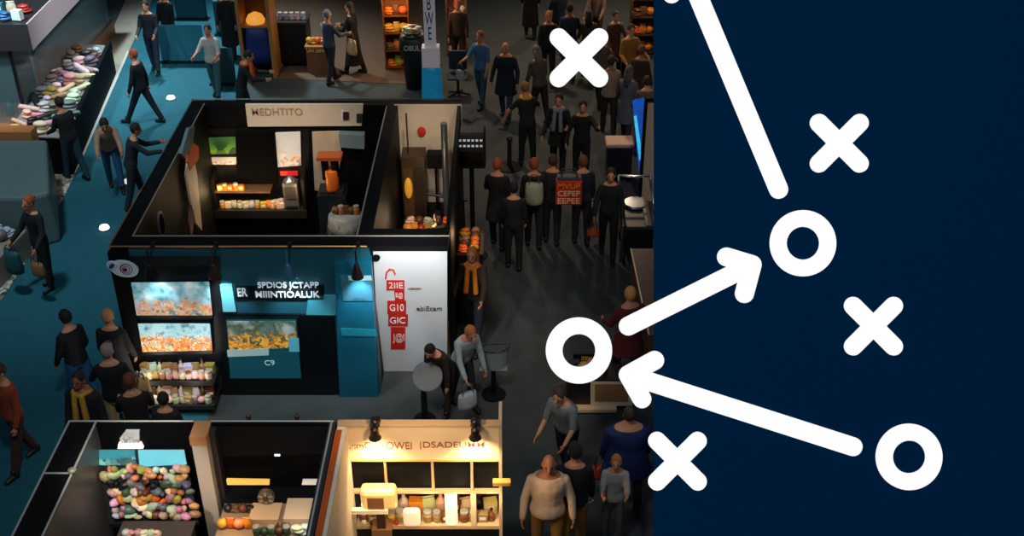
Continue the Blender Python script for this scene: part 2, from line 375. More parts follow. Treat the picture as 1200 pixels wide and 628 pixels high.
# --- central aisle, far
P('c1', 562, 44, 'person in a light blue shirt and jeans carrying things in the aisle', face=150, top=(60,110,160), bot=(46,82,100), hair=(140,80,50), legs=(10,-10), armR=(45,10,40), sleeve=.5)
P('c2', 592, 57, 'balding person in a long navy coat and jeans in the aisle', face=165, top=(18,26,46), bot=(34,60,84), hair=(120,70,50), coat=.4, armL=(20,22,20), armR=(8,16,20), style='bald', bulk=1.1)
P('c3', 622, -30, 'person in a black dress at the top edge of the aisle', face=0, coat=.9, top=(10,10,12), bot=(10,10,12))
P('c4', 628, 60, 'person with long grey hair turned away in the aisle', face=30, style='long', hair=(120,108,100), top=(80,70,66), bot=(26,26,30), lean=12)
P('c5', 643, 20, 'person in a dark grey jacket just left of the upper overlay cross', face=180, top=(28,30,38), bot=(18,20,28), hair=(180,110,70))
P('c6', 615, 104, 'person in black with a mustard scarf and bare arms in the aisle', face=15, top=(22,22,24), bot=(16,18,22), sleeve=.2, hair=(150,100,40), lean=14, armL=(10,45,10), armR=(30,35,50), legs=(5,-5))
P('c7', 655, 119, 'dark-haired person in a black jacket with a patterned scarf, left of a pair', face=165, top=(14,14,16), bot=(16,18,24), hair=(40,28,22), armL=(35,20,70), armR=(20,16,30), legs=(4,-4), coat=.2)
P('c8', 683, 127, 'dark-haired person in black, right of the standing pair', face=175, top=(14,14,16), bot=(14,16,20), hair=(30,22,20), armL=(60,30,60), armR=(20,22,30), legs=(3,-5))
P('d1', 583, 194, 'auburn-haired person in a black coat on the aisle', face=-10, top=(14,14,15), bot=(14,14,16), hair=(165,78,40), armL=(25,12,60), armR=(10,10,10), coat=.4, legs=(8,-6))
P('d2', 602, 222, 'person in a plain black suit close behind the auburn-haired one', face=0, top=(15,16,18), bot=(15,16,20), hair=(16,14,14), h=1.62, legs=(3,-3))
P('d3', 626, 194, 'red-haired person in black with a grey rucksack on the aisle', face=0, top=(24,22,22), bot=(16,17,22), hair=(160,72,36), legs=(3,-4))
P('d4', 648, 190, 'person in a dark green coat holding the red lettered bag', face=-5, top=(24,30,32), bot=(18,24,30), hair=(70,44,32), armR=(15,12,10), legs=(3,-3))
P('d5', 683, 191, 'person in a navy jacket on the far side of the red lettered bag', face=8, top=(18,26,40), bot=(16,24,36), hair=(120,66,44), armL=(15,14,10), legs=(3,-3))
P('d6', 716, 206, 'person in black trousers with an orange pouch walking to the chrome rack', face=175, top=(20,24,26), bot=(12,12,14), hair=(40,30,26), armL=(10,12,10), armR=(20,16,30), legs=(14,-10))
P('e1', 738, 345, 'blond person in a dark red jacket beside the right counter', face=20, top=(92,22,24), bot=(16,14,16), hair=(225,160,80), bulk=1.1, coat=.3, armL=(20,12,50), armR=(10,12,10))
P('e2', 655, 464, 'person in a grey top bending beside the wooden counter', face=150, lean=18, top=(120,125,130), bot=(18,20,26), hair=(60,45,35), armL=(15,8,50), armR=(10,12,50), sleeve=.5)
P('e3', 737, 486, 'bulky person in a navy blue coat below the wooden counter', face=5, bulk=1.55, top=(20,40,90), bot=(18,22,30), hair=(50,35,28), h=1.6, coat=.3)
P('e4', 643, 546, 'stout bald person in a cream sweater walking toward the viewer', face=180, bulk=1.15, top=(222,184,152), bot=(150,104,40), style='bald', skin=1, h=1.75, armL=(5,16,10), armR=(5,16,10), legs=(8,-8))
P('e5', 674, 530, 'person in a black jacket and mustard trousers behind the stout one', face=0, top=(12,12,14), bot=(165,115,40), hair=(16,14,14), h=1.78, legs=(-8,8))
P('e6', 722, 545, 'young fair-haired person in a pale grey shirt with folded arms', face=175, h=1.36, top=(175,165,155), bot=(110,95,88), hair=(190,120,50), sleeve=.5, armL=(35,8,80), armR=(35,8,80), legs=(2,-2), shoe=(40,60,80))
P('f1', 553, 298, 'person in black trousers with an orange headscarf beside the white booth panel', face=170, hair=(200,110,40), style='long', top=(34,24,18), bot=(20,26,36), legs=(18,-16), h=1.75, armL=(30,10,40), armR=(30,14,50))
P('f2', 503, 412, 'dark-haired person stooping behind the round grey placard', face=150, lean=35, hair=(22,18,18), skin=2, top=(40,30,24), bot=(36,26,22), h=1.5, armL=(0,8,5), armR=(0,8,5))
P('f3', 552, 391, 'person in a silver padded jacket stooping beside the wire basket', face=-150, lean=24, hair=(170,100,50), top=(150,160,168), bot=(20,24,30), armL=(10,10,10), armR=(30,10,20), h=1.6)
P('g1', 192, 468, 'person in a dark coat at the lower goods shelf, seen from behind', face=0, top=(18,16,20), bot=(20,22,26), h=1.5)
P('g2', 514, 262, 'person with black hair inside the narrow booth bay', face=180, top=(20,20,24), bot=(18,18,20), hair=(14,12,12), h=1.55, crouch=.55)
# --- crowd at far right
crowd = [(690,18,(70,52,44),(30,24,22),(40,28,22),'long','brown coat'),(706,44,(96,80,72),(34,30,28),(60,48,40),'long','taupe coat'),(722,20,(88,50,44),(40,30,28),(50,30,24),'short','maroon jacket'),
         (716,72,(150,128,112),(40,36,34),(52,36,28),'short','beige jacket'),(738,84,(92,98,112),(44,46,54),(90,84,84),'long','grey-blue coat'),(752,60,(60,40,30),(26,20,18),(120,70,40),'short','dark brown jacket'),
         (758,96,(110,84,70),(40,34,30),(50,34,30),'short','tan sweater'),(668,10,(26,40,64),(20,26,38),(40,28,20),'short','navy jacket'),(700,-14,(120,96,84),(40,36,34),(70,60,50),'bun','pinkish beige top'),
         (655,-12,(20,30,50),(22,26,36),(30,24,20),'short','dark blue shirt'),(740,36,(160,110,50),(50,36,26),(60,40,26),'short','mustard jacket')]
for i, (x, y, t, b, hr, st, nm) in enumerate(crowd):
    P('h%d' % i, x, y, 'person in a %s in the far crowd behind the upper overlay cross' % nm, face=random.choice([0, 20, -30, 160, 200]), top=t, bot=b, hair=hr, style=st, h=random.uniform(1.58, 1.78), coat=random.choice([0, .3, .5]),
      armL=(random.uniform(0, 40), 12, random.uniform(10, 60)), armR=(random.uniform(0, 40), 12, random.uniform(10, 60)), skin=i % 4)
# things people carry or wear
bag(ppl['a7'], 1, (22,78,84), 'black case with a teal panel held by the auburn-haired person', .36, .42, .2, 'case', 'carry_case', .1)
bag(ppl['a7'], -1, (140,95,60), 'tan shoulder bag at the side of the auburn-haired person', .3, .25, .14)
bag(ppl['a3'], 1, (185,150,90), 'long cream sack carried by the person in the patterned cap', .28, .5, .16, 'sack', 'sack', .08)
rk_ = bag(ppl['d3'], 1, (150,150,128), 'grey-green rucksack on the back of the red-haired person', .32, .4, .18)
rk_.location = (ppl['d3'][0].location.x, ppl['d3'][0].location.y-.21, .98)
bag(ppl['d6'], 1, (190,80,35), 'orange pouch held at the hip near the chrome rack', .22, .14, .1)
bag(ppl['d5'], 1, (120,140,60), 'yellow and green striped carrier bag near the square table', .16, .46, .1, strap=.08)
bag(ppl['b2'], 1, (200,170,130), 'patterned cream shopping bag carried on the brown carpet', .32, .36, .12)
bag(ppl['c1'], 1, (150,160,165), 'silver handbag carried by the person in the light blue shirt', .22, .22, .1)
bag(ppl['e3'], -1, (190,60,25), 'orange-red bag beside the bulky person in navy', .26, .2, .12)
bag(ppl['f3'], 1, (160,165,172), 'silver carrier bag held by the person in the padded jacket', .3, .26, .14)
def red_bag():
    yb = (ppl['d4'][0].location.y+ppl['d5'][0].location.y)/2-.42; g = PY(666, 238, yb); r = empty('shopping_bag', (g.x, yb, g.z), 0, 'red shopping bag with white lettering between two people in the aisle', 'bag')
    m = MB(); m.loft([((0,0,z), (.24*k,0,0), (0,.1*k,0)) for z, k in ((0,1),(.05,1.02),(.5,1.05))], 4)
    MB().box(-.22,.22,-.08,.08,0,.46).build('bag_body', mat((196,50,26), .5, bump=.2, noise=.2, scale=10), r, bevel=.02)
    for k, (t, z) in enumerate((('MVUP',.37),('CEPEP',.23),('EEPEE',.09))):
        text(t, (0,-.085,z), (1,0,0), (0,0,1), .1, mat((240,215,180) if k else (240,150,60), .5), r, width=.37)
    MB().box(-.2,.2,-.07,.07,.46,.52).build('bag_filling', mat((70,75,78), .5, bump=.8), r)
    for y in (-.05, .05): MB().path([(-.14,y,.45),(-.12,y,.62),(.12,y,.62),(.14,y,.45)], .01).build('handle', mat((40,36,34)), r, smooth=True)
red_bag()
def scarf(p, rgb, label):
    root, arms, g, dz, hc = p; s = MB()
    M4 = Matrix.Translation(root.location) @ Matrix.Rotation(root.rotation_euler.z, 4, 'Z')
    c = (arms[-1][0]+arms[1][0])/2+Vector((0,.02,.06)); pts = [c+Vector((math.cos(a)*.1, math.sin(a)*.09, .015*math.sin(3*a))) for a in [k*PI/5 for k in range(11)]]
    s.path(pts, .034, 8)
    for q in (-.05, .05): s.tube(c+Vector((q,.1,0)), c+Vector((q*1.5,.14,-.38)), .035, .045, 8)
    o = s.build('scarf', mat(rgb, .8, bump=.8, noise=.4, scale=12), root, smooth=True)
scarf(ppl['a4'], (196,140,40), ''); scarf(ppl['c6'], (214,140,34), ''); scarf(ppl['f1'], (210,115,30), ''); scarf(ppl['a16'], (215,90,30), ''); scarf(ppl['c7'], (120,130,150), '')
# ================================================================ helpers for goods and lamps
def good(kind, x, y, z, s, cn, label, group, parent=None, emit=0):
    rgb = CN[cn]; rgb = tuple(max(0, min(255, int(v*random.uniform(.85, 1.1)))) for v in rgb); rgb = tuple(v//12*12+6 for v in rgb)
    m = mat(rgb, .45, bump=.3, scale=30)
    mb = MB(); rz = random.uniform(-.4, .4)
    if kind == 'jar':
        mb.lathe((0,0,0), [(.30*s,0),(.36*s,.05*s),(.37*s,.6*s),(.27*s,.75*s),(.27*s,.8*s)]); o = mb.build('jar', m, smooth=False)
        MB().lathe((0,0,.8*s), [(.31*s,0),(.32*s,.02*s),(.31*s,.18*s)]).build('lid', mat((200,195,185) if cn != 'white' else (150,90,40), .35, metal=.4), o)
    elif kind == 'bottle':
        mb.lathe((0,0,0), [(.22*s,0),(.25*s,.05*s),(.25*s,.7*s),(.09*s,.95*s),(.09*s,1.25*s)]); o = mb.build('bottle', m)
        MB().lathe((0,0,1.22*s), [(.11*s,0),(.11*s,.14*s)]).build('cap', mat((30,28,26), .4), o)
    elif kind == 'box':
        mb.box(-.4*s,.4*s,-.28*s,.28*s,0,.85*s); o = mb.build('carton', m, bevel=.03*s)
        MB().box(-.25*s,.25*s,-.285*s,-.27*s,.3*s,.6*s).build('label_patch', mat((235,228,210), .6), o)
    elif kind == 'fruit':
        mb.ell((0,0,.42*s), .46*s, .46*s, .42*s, 12, 8, None, .04); o = mb.build('fruit', m, smooth=True)
        MB().tube((0,0,.8*s), (.04*s,0,.95*s), .03*s, .02*s, 6).build('stalk', mat((70,50,30)), o)
    elif kind == 'bag':
        mb.loft([((0,0,0), (.35*s,0,0), (0,.22*s,0)), ((0,0,.1*s), (.42*s,0,0), (0,.28*s,0)), ((0,0,.6*s), (.4*s,0,0), (0,.24*s,0)), ((0,0,.9*s), (.3*s,0,0), (0,.05*s,0)), ((0,0,1.0*s), (.36*s,0,0), (0,.03*s,0))], 12)
        o = mb.build('pouch', m, smooth=True)
        MB().box(-.3*s,.3*s,-.05*s,.05*s,.9*s,.95*s).build('seal', mat((120,110,100), .5), o)
    elif kind == 'roll':
        a = random.uniform(-1.2, 1.2); d = Vector((math.cos(a), math.sin(a), .0))*s*.9
        mb.tube(Vector((0,0,.24*s))-d, Vector((0,0,.24*s))+d, .24*s, .2*s, 12); o = mb.build('fabric_roll', m, smooth=True)
    else:   # bundle of folded cloth
        for k in range(3): mb.ell((random.uniform(-.1,.1)*s, random.uniform(-.1,.1)*s, (.15+.22*k)*s), .6*s*(1-.12*k), .42*s*(1-.12*k), .17*s, 12, 8, Matrix.Rotation(random.uniform(-.7,.7), 3, 'Z'), .05)
        o = mb.build('folded_cloth', m, smooth=True)
    o.location = (x, y, z); o.rotation_euler.z = rz
    return tag(o, label, o.name.split('.')[0].replace('_', ' '), group)
def row(x0, x1, y, z, n, kinds, cols, where, group, s=.1, emit=0, jy=0):
    for i in range(n):
        k = kinds[i % len(kinds)] if len(kinds) > 1 else kinds[0]; c = random.choice(cols)
        kn = {'jar':'jar','bottle':'bottle','box':'carton','fruit':'round fruit','bag':'sealed pouch','roll':'rolled fabric','cloth':'folded cloth'}[k]
        good(k, x0+(x1-x0)*(i+.5)/n, y+random.uniform(-jy, jy), z, s*random.uniform(.9, 1.05), c, '%s %s %s, %s from left' % (c, kn.replace('rolled ','').replace('folded ','').replace('sealed ','').replace('round ',''), where, nth(i)), group, emit=emit)
def clip_lamp(px, py, Y, z, label, col=NEUT, power=60, tgt=None, rgb=(26,24,24), sc=1, drop=.22, lit=True, ang=75, fw=.28):
    x = PY(px, py, Y).x; r = empty('spotlight', (x, Y, z), 0, label, 'spotlight', 'clamp-on booth spotlights')
    MB().box(-.03*sc,.03*sc,-.03*sc,.05*sc,0,.05*sc).tube((0,-.02,.03),(0,-fw,.1),.012*sc).build('bracket', mat((60,40,28), .4, metal=.5), r)
    MB().tube((0,-fw,.1),(0,-fw,-drop+.1),.012*sc).build('stem', mat(rgb, .4), r)
    hd = MB(); hd.lathe((0,-fw,-drop-.1*sc), [(.085*sc,0),(.085*sc,.02*sc),(.06*sc,.12*sc),(.035*sc,.2*sc),(.01*sc,.22*sc)]); hd.build('lamp_head', mat(rgb, .35, metal=.3), r)
    MB().lathe((0,-fw,-drop-.104*sc), [(.07*sc,0),(.07*sc,.008*sc)]).build('bulb', mat((255,244,225), .4, emit=4), r)
    if lit:
        t = tgt or (x, Y, z-1.2); spot((x, Y-fw, z-drop-.13), t, power, col, ang, .8, .04)
    return r
# ================================================================ CENTRAL TEAL BOOTH
YF, YB, ZT = 13.55, 18.4, 2.5
XL, XM, XR = -5.42, -2.12, -.86
bt = empty('exhibition_booth', (-3.1, YF, 0), 0, 'open-topped black exhibition booth with teal front, white panel and two bays', 'booth')
bt.location = (0,0,0)
BLK = mat((12,12,14), .6, spec=.15); BLK2 = mat((20,18,17), .6, spec=.2); GOLD = mat((196,138,86), .3, metal=.7); PALE = mat((160,150,135), .4, metal=.3)
TEAL = mat((30,84,100), .45, noise=.15, scale=3)
MB().box(XL, XL+.24, YF+.02, YB, 0, ZT).build('side_wall', BLK, bt)
MB().box(XL+.24, XR, YB-.2, YB, 0, ZT).build('rear_wall', BLK, bt)
MB().box(XM, XM+.2, YF+.26, YB-.2, 0, ZT).build('partition_wall', BLK, bt)
MB().box(XR-.06, XR, YF+.6, YB-.2, 0, ZT).build('side_wall', BLK, bt)
MB().box(XL+.24, XM+.2, YF+.02, YF+.25, 0, ZT).build('front_wall', TEAL, bt)
MB().box(XM+.2, XR, YF+.0, YF+.5, ZT-.06, ZT).build('header_beam', BLK, bt)
MB().box(XL, XR, YF-.01, YF+.25, ZT, ZT+.02).build('top_cap', BLK, bt)
MB().box(XL+.24, XM, YF+.25, YB-.2, 0.0, .02).build('bay_floor', mat((20,18,20), .4), bt)
MB().box(XM+.2, XR-.06, YF+.6, YB-.2, 0.0, .02).build('bay_floor', mat((60,45,36), .5), bt)
def edge(a, b, m=GOLD, r=.014): MB().tube(a, b, r, r, 6).build('edge_trim', m, bt)
z = ZT+.02
edge((XL, YF-.01, z), (XR-1.1, YF-.01, z)); edge((XL, YF, z), (XL, YF+1.6, z)); edge((XL, YF+1.6, z), (XL, YB, z), mat((120,125,125), .4, metal=.5), .009)
edge((XL+.24, YF+.27, z), (XR, YF+.27, z), PALE, .011); edge((XL+.24, YF+.27, z), (XL+.24, YB-.2, z), PALE, .011); edge((XM, YF+.27, z), (XM+.02, YB-.3, z), PALE, .012)
edge((XL, YB, z), (XR, YB, z), mat((40,40,44), .4), .012)
# front face features (Y slightly in front of the wall)
YW = YF+.02
MB().slab([PY(128,292,YW), PY(150,292,YW), PY(178,462,YW), PY(164,462,YW)], (0,-.1,0)).build('corner_post', BLK, bt)
pquad([(150,300),(258,300),(264,462),(172,462)], YW, .02).build('shelf_backing', mat((16,22,26), .5), bt)
pquad([(256,366),(392,368),(398,462),(262,462)], YW, .04).build('dark_panel', mat((8,14,18), .3), bt)
pquad([(258,332),(272,332),(277,364),(262,364)], YW, .03).build('lit_panel', mat((110,190,205), .4, emit=.25), bt)
pquad([(362,345),(394,345),(394,368),(359,368)], YW, .03).build('lit_panel', mat((60,140,158), .4, emit=.15), bt)
col = pquad([(393,306),(436,300),(444,463),(399,463)], YW, .09); col.build('blue_column', mat((22,96,122), .25, noise=.3, scale=2.2), bt)
pquad([(399,322),(435,322),(437,352),(402,352)], YW-.09, .012).build('column_picture', printed([(50,100,120),(46,86,106),(66,120,140)], [(40,100,120),(60,116,136)], 6, .4, emit=.04), bt)
pquad([(408,323),(435,323),(436,328),(409,328)], YW-.1, .012).build('column_label', mat((150,200,210), .4, emit=.15), bt)
pquad([(399,384),(441,386),(442,394),(401,393)], YW-.09, .008).build('column_light_band', mat((30,130,150), .3, emit=.1, noise=.4, scale=3), bt)
# white panel, leaning back a little to its foot
wp = MB(); tl, tr = PY(437,291,YF), PY(524,291,YF); bl, br = G(445,435), G(524,435)
nrm = (tr-tl).cross(bl-tl).normalized()
wp.slab([tl, tr, br+Vector((0,0,.002)), bl+Vector((0,0,.002))], -nrm*.05 if nrm.y < 0 else nrm*.05)
wpo = wp.build('white_panel', mat((214,220,224), .5), bt)
up = (tl-bl).normalized(); rt = Vector((1,0,0)); out = rt.cross(up)
if out.y > 0: out = -out
def onp(px, py, e=.006):          # point on the white panel
    r = ray(px, py); n = out; t = (tl-Vector((0,0,H))).dot(n)/r.dot(n); return Vector((0,0,H))+r*t+n*e
RED = mat((205,38,30), .5); WH = mat((240,238,235), .5)
for i, (x0, y0, x1, y1) in enumerate(((453,328,474,340),(455,340,474,352),(454,352,476,368),(455,368,478,382),(458,383,475,409))):
    if i == 1: q = [(462,340),(474,340),(474,352),(463,352)]
    else: q = [(x0,y0),(x1,y0),(x1,y1),(x0,y1)]
    MB().slab([onp(*p, .002) for p in q], out*.004).build('red_block', RED, wpo)
for t, x, y, hh, ww in (('2IIE',464,334,.12,.2),('E@',468,346,.12,.1),('G10',465,360,.14,.2),('GIC',466,375,.13,.22),('J@I',467,396,.2,.17)):
    text(t, onp(x, y, .006), rt, up, hh, WH, wpo, width=ww, depth=.003)
MB().path([onp(x, y, .006) for x, y in ((452,326),(453,319),(457,315),(461,316),(463,321))], .012, 6).build('red_swirl', RED, wpo)
text('-oesoen-', onp(486, 338), rt, up, .045, mat((150,60,60), .5), wpo, width=.2)
text('ebiEcam', onp(503, 361), rt, up, .09, mat((70,72,76), .5), wpo, width=.36)
c = onp(441, 301, .01); MB().loft([(c, rt*.055, up*.055), (c+out*.03, rt*.05, up*.05)], 16).build('round_knob', BLK, wpo)
# disc logo on the corner
lg = PY(146, 314, YF-.1)
lo = empty('round_logo_sign', lg, 0, 'oval white sign with blue and red rings on the booth corner', 'sign')
MB().loft([((0,0,0),(.19,0,-.02),(0,0,.13)), ((0,-.03,0),(.19,0,-.02),(0,0,.13))], 28).build('plate', mat((225,226,232), .4), lo)
for k, (r0, cc, dx) in enumerate(((.085,(60,60,120),.03),(.07,(225,226,232),.035),(.055,(190,50,60),.03),(.042,(225,226,232),.03),(.03,(40,40,110),.02))):
    MB().loft([((dx,-.03-.003*k,0),(r0,0,0),(0,0,r0)), ((dx,-.034-.003*k,0),(r0,0,0),(0,0,r0))], 22).build('ring', mat(cc, .4), lo)
MB().loft([((-.15,-.02,.06),(.08,0,.0),(0,0,.07)), ((-.15,-.045,.06),(.07,0,0),(0,0,.06))], 16).build('side_lobe', mat((210,214,225), .4), lo)
MB().loft([((-.15,-.046,.06),(.04,0,.02),(0,0,.035)), ((-.15,-.05,.06),(.04,0,.02),(0,0,.035))], 12).build('blue_spot', mat((40,60,110), .4), lo)
# light boxes
def lightbox(q, Y, m, label, lab2='picture'):
    cx = sum(p[0] for p in q)/4; cy = sum(p[1] for p in q)/4
    r = empty('light_box', (0,0,0), 0, label, 'light box')
    q2 = [(cx+(x-cx)*1.03, cy+(y-cy)*1.08) for x, y in q]
    pquad(q2, Y, .06).build('frame', mat((12,16,20), .4), r); pquad(q, Y-.06, .012).build(lab2, m, r); return r
lightbox([(148,331),(245,330),(249,369),(155,369)], YW-.02, printed([(236,150,80),(225,110,50),(200,190,180),(90,110,110),(244,180,110),(150,160,150)], [(30,100,120),(130,180,190),(200,215,215)], 24, .42, .14, .5), 'backlit food picture under the round sign, upper of two')
lightbox([(152,379),(246,379),(249,410),(158,412)], YW-.02, printed([(236,120,40),(220,80,30),(250,190,90),(225,215,200),(70,110,60),(245,150,60)], [(30,110,130),(180,220,225),(90,170,185)], 30, .55, .08, .55), 'backlit food picture of orange goods, lower of two')
# goods shelves
sh = empty('goods_shelf', (0,0,0), 0, 'two dark shelves of goods under the backlit food pictures', 'shelf')
ZS = []
for (pyb, yy) in ((446, YW-.34), (474, YW-.46)):
    a, b = PY(161, pyb, yy), PY(250, pyb, yy); ZS.append((a.x, b.x, yy, a.z))
    MB().box(a.x-.02, b.x+.02, yy-.04, YW-.02, a.z-.05, a.z).build('shelf_board', mat((20,20,22), .4), sh)
    MB().box(a.x-.02, b.x+.02, yy-.055, yy-.04, a.z-.05, a.z+.025).build('shelf_lip', mat((42,38,36), .4), sh)
for i, (a, b, yy, zz) in enumerate(ZS):
    nm = ('upper', 'lower')[i]
    row(a+.03, b-.03, yy+.05, zz, 11, ['jar','bag','box','jar','fruit'] if i else ['jar','jar','bag'], ['cream','cream','white','tan','pink'] if i == 0 else ['cream','white','pink','grey','tan','cream'], 'in the %s goods shelf front row' % nm, 'goods on the two booth shelves', .13)
    row(a+.03, b-.03, yy+.2, zz, 10, ['box','bag','bottle'], ['cream','white','brown','tan'], 'in the %s goods shelf back row' % nm, 'goods on the two booth shelves', .17)
# screen
sc_ = empty('display_screen', (0,0,0), 0, 'leaning screen showing yellow flowers on the black panel', 'screen')
pquad([(262,371),(350,371),(356,446),(267,446)], YW-.04, .03).build('screen_frame', mat((10,16,20), .3), sc_)
pquad([(265,374),(347,374),(353,443),(270,443)], YW-.07, .006).build('screen_face', mat((14,66,78), .3, emit=.55), sc_)
pquad([(266,376),(346,376),(349,407),(269,410)], YW-.076, .006).build('screen_picture', printed([(226,150,40),(230,170,60),(180,110,30),(60,80,50),(90,110,100)], [(90,120,125),(60,80,50),(150,160,160)], 22, .5, .18, .5), sc_)
pquad([(266,410),(315,408),(315,416),(267,418)], YW-.082, .006).build('caption_bar', mat((140,165,165), .4, emit=.5), sc_)
pquad([(338,396),(350,396),(351,412),(339,412)], YW-.082, .006).build('picture_inset', mat((80,160,178), .4, emit=.4), sc_)
cc = PY(316, 425, YW-.08); text('C9', cc, (1,0,0), (0,0,1), .09, mat((150,190,190), .4, emit=.5), sc_)
# lettering sign
ls = empty('letter_sign', (0,0,0), 0, 'two-line white cut-out lettering on the teal booth front', 'sign')
LW = mat((205,220,228), .4, emit=.35)
pquad([(276,335),(380,333),(380,350),(276,350)], YW, .03).build('sign_backing', mat((10,20,26), .4), ls)
a = PY(338, 334.5, YW-.04); text('SPDIOS JCTAPP', a, (1,0,0), (0,0,1), .12, LW, ls, width=.84, depth=.02)
a = PY(337, 344.5, YW-.04); text('MIIINTIOALUK', a, (1,0,0), (0,0,1), .1, LW, ls, width=.88, depth=.02)
a = PY(284, 342, YW-.05); text('ER', a, (1,0,0), (0,0,1), .13, LW, ls, width=.13, depth=.02, name='emblem')
# clamp lamps on the front rail
clip_lamp(180, 290, YF, ZT+.02, 'booth rail spotlight above the upper food picture', COOL, 22)
clip_lamp(254, 290, YF, ZT+.02, 'copper-stemmed booth rail spotlight, second from the left on the teal booth', COOL, 40, rgb=(70,44,34))
clip_lamp(340, 290, YF, ZT+.02, 'booth rail spotlight glowing above the white lettering', COOL, 55, rgb=(60,110,150))
clip_lamp(420, 290, YF, ZT+.02, 'booth rail spotlight next to the white panel', COOL, 50)
spot((-1.35, 12.3, 3.3), (-1.38, 14, 1.7), 230, (1,.97,.95), 64, .9, .08)
# ---- left bay interior (rear wall face at Y=18.2)
YR = YB-.2
hs = empty('header_sign', (0,0,0), 0, 'long cream header sign with faint red-brown lettering on the rear wall', 'sign')
pquad([(288,121),(426,121),(424,146),(291,147)], YR, .05).build('board', mat((226,210,188), .6, noise=.1, scale=3), hs)
a = PY(333, 131, YR-.055); text('MEDHTITO', a+Vector((-.12,0,0)), (1,0,0), (0,0,1), .13, mat((176,140,122), .6), hs, width=.85)
pquad([(402,131),(409,131),(409,140),(402,140)], YR-.05, .02).build('mark', mat((60,26,26), .5), hs)
pquad([(400,129),(403,129),(403,141),(400,141)], YR-.05, .012).build('mark', mat((235,235,235), .5), hs)
pquad([(418,133),(425,133),(425,143),(418,143)], YR-.05, .02).build('corner_notch', mat((50,50,52), .5), hs)
def poster(q, m, label, name='poster', Y=YR, t=.03, cat='poster'):
    return tag(pquad(q, Y, t).build(name, m), label, cat)
pquad([(237,150),(362,150),(364,262),(246,262)], YR, .02).build('bay_panel', BLK2, bt)
poster([(245,161),(277,160),(278,179),(247,180)], printed([(60,110,40),(20,50,25),(120,170,50),(30,60,30)], [(40,80,40),(90,130,60)], 8, .5, .2, .35), 'green leafy picture at the top left of the bay', Y=YR-.02)
poster([(247,184),(277,184),(277,192),(248,192)], printed([(230,210,180),(200,140,110),(240,235,225),(120,90,80)], [(200,180,160),(220,200,180)], 22, .5, .1, .4), 'narrow cream strip of small pictures below the green picture', Y=YR-.02)
poster([(323,155),(352,154),(353,193),(326,195)], printed([(220,140,70),(230,220,210),(200,190,180),(160,90,50)], [(222,214,204),(205,198,190)], 12, .35, .15, .35), 'white poster with orange products right of the black panel', Y=YR-.02)
poster([(328,200),(349,200),(349,205),(329,205)], mat((210,40,40), .4, emit=.5), 'small red lit strip above the grey machine', 'lit_strip', YR-.02, cat='light strip')
poster([(277,157),(322,155),(326,212),(279,213)], mat((12,10,10), .9, spec=.05), 'large blank black board in the middle of the bay', 'display_board', YR-.02, .08, 'board')
cab = empty('display_cabinet', (0,0,0), 0, 'lit black cabinet of golden goods at the rear of the bay', 'cabinet')
a, b = PY(250, 206, YR-.3), PY(357, 243, YR-.3); x0, x1, zt, zb = a.x, b.x, a.z, b.z
MB().box(x0-.05, x0, YR-.4, YR-.02, zb-.1, zt).build('side_panel', BLK2, cab); MB().box(x1, x1+.05, YR-.4, YR-.02, zb-.1, zt).build('side_panel', BLK2, cab)
MB().box(x0-.05, x1+.05, YR-.42, YR-.02, zb-.15, zb).build('counter', mat((34,30,28), .4), cab)
zm = (zb*.45+zt*.55)
MB().box(x0, x0+.95, YR-.36, YR-.02, zm-.03, zm).build('shelf', mat((90,64,40), .4), cab)
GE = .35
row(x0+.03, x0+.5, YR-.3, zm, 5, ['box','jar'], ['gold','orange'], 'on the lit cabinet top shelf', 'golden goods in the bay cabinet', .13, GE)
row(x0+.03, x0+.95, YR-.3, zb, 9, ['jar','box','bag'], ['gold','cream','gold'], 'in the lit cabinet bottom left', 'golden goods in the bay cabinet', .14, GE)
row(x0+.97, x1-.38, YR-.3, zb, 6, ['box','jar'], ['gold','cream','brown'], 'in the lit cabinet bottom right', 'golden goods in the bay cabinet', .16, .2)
a = PY(343, 243, YR-.3)
mc = empty('drinks_machine', (a.x, YR-.25, zb), 0, 'grey metal machine at the right end of the lit cabinet', 'machine')
MB().box(-.13,.13,-.1,.1,0,.5).build('casing', mat((120,116,112), .3, metal=.6), mc, bevel=.02); MB().box(-.09,.09,-.12,-.1,.2,.42).build('window', mat((60,55,50), .2), mc)
MB().lathe((0,-.02,.5), [(.09,0),(.1,.03),(.04,.08)]).build('lid', mat((160,160,160), .3, metal=.7), mc); MB().box(-.1,.1,-.14,-.1,.04,.07).build('drip_tray', mat((40,40,40), .3), mc)
MB().box(-4.55, -3.45, YR-1.0, YR-.75, .02, .14).build('floor_step', mat((74,56,44), .4), bt)
for k in range(3): MB().box(-4.55, -3.45, YR-1.02-.16*k, YR-1.0-.16*k, .02, .06).build('step_strip', mat((96,72,54), .4), bt)
# right end of the bay
poster([(366,154),(398,153),(400,176),(395,226),(369,222)], mat((205,186,160), .6, noise=.15, scale=4), 'tall cream wall panel behind the orange dispenser', 'wall_panel', cat='panel')
poster([(398,153),(428,154),(428,170),(400,168)], mat((120,140,146), .4), 'pale grey-blue box panel at the top right of the bay', 'wall_panel', YR-.03, .16, 'panel')
a = PY(388, 226, YR-.5); dz = a.z
dp = empty('drinks_dispenser', (a.x, YR-.35, dz), 0, 'black and orange dispenser in front of the cream wall panel', 'dispenser')
MB().box(-.14,-.02,-.1,.1,.2,.6).build('black_tank', mat((20,18,20), .25), dp, bevel=.03); MB().box(.02,.14,-.1,.1,.26,.6).build('black_tank', mat((26,20,20), .25), dp, bevel=.03)
MB().lathe((.02,-.04,0), [(.1,0),(.11,.05),(.12,.38),(.1,.4)]).build('orange_jug', mat((225,110,30), .35), dp, smooth=True)
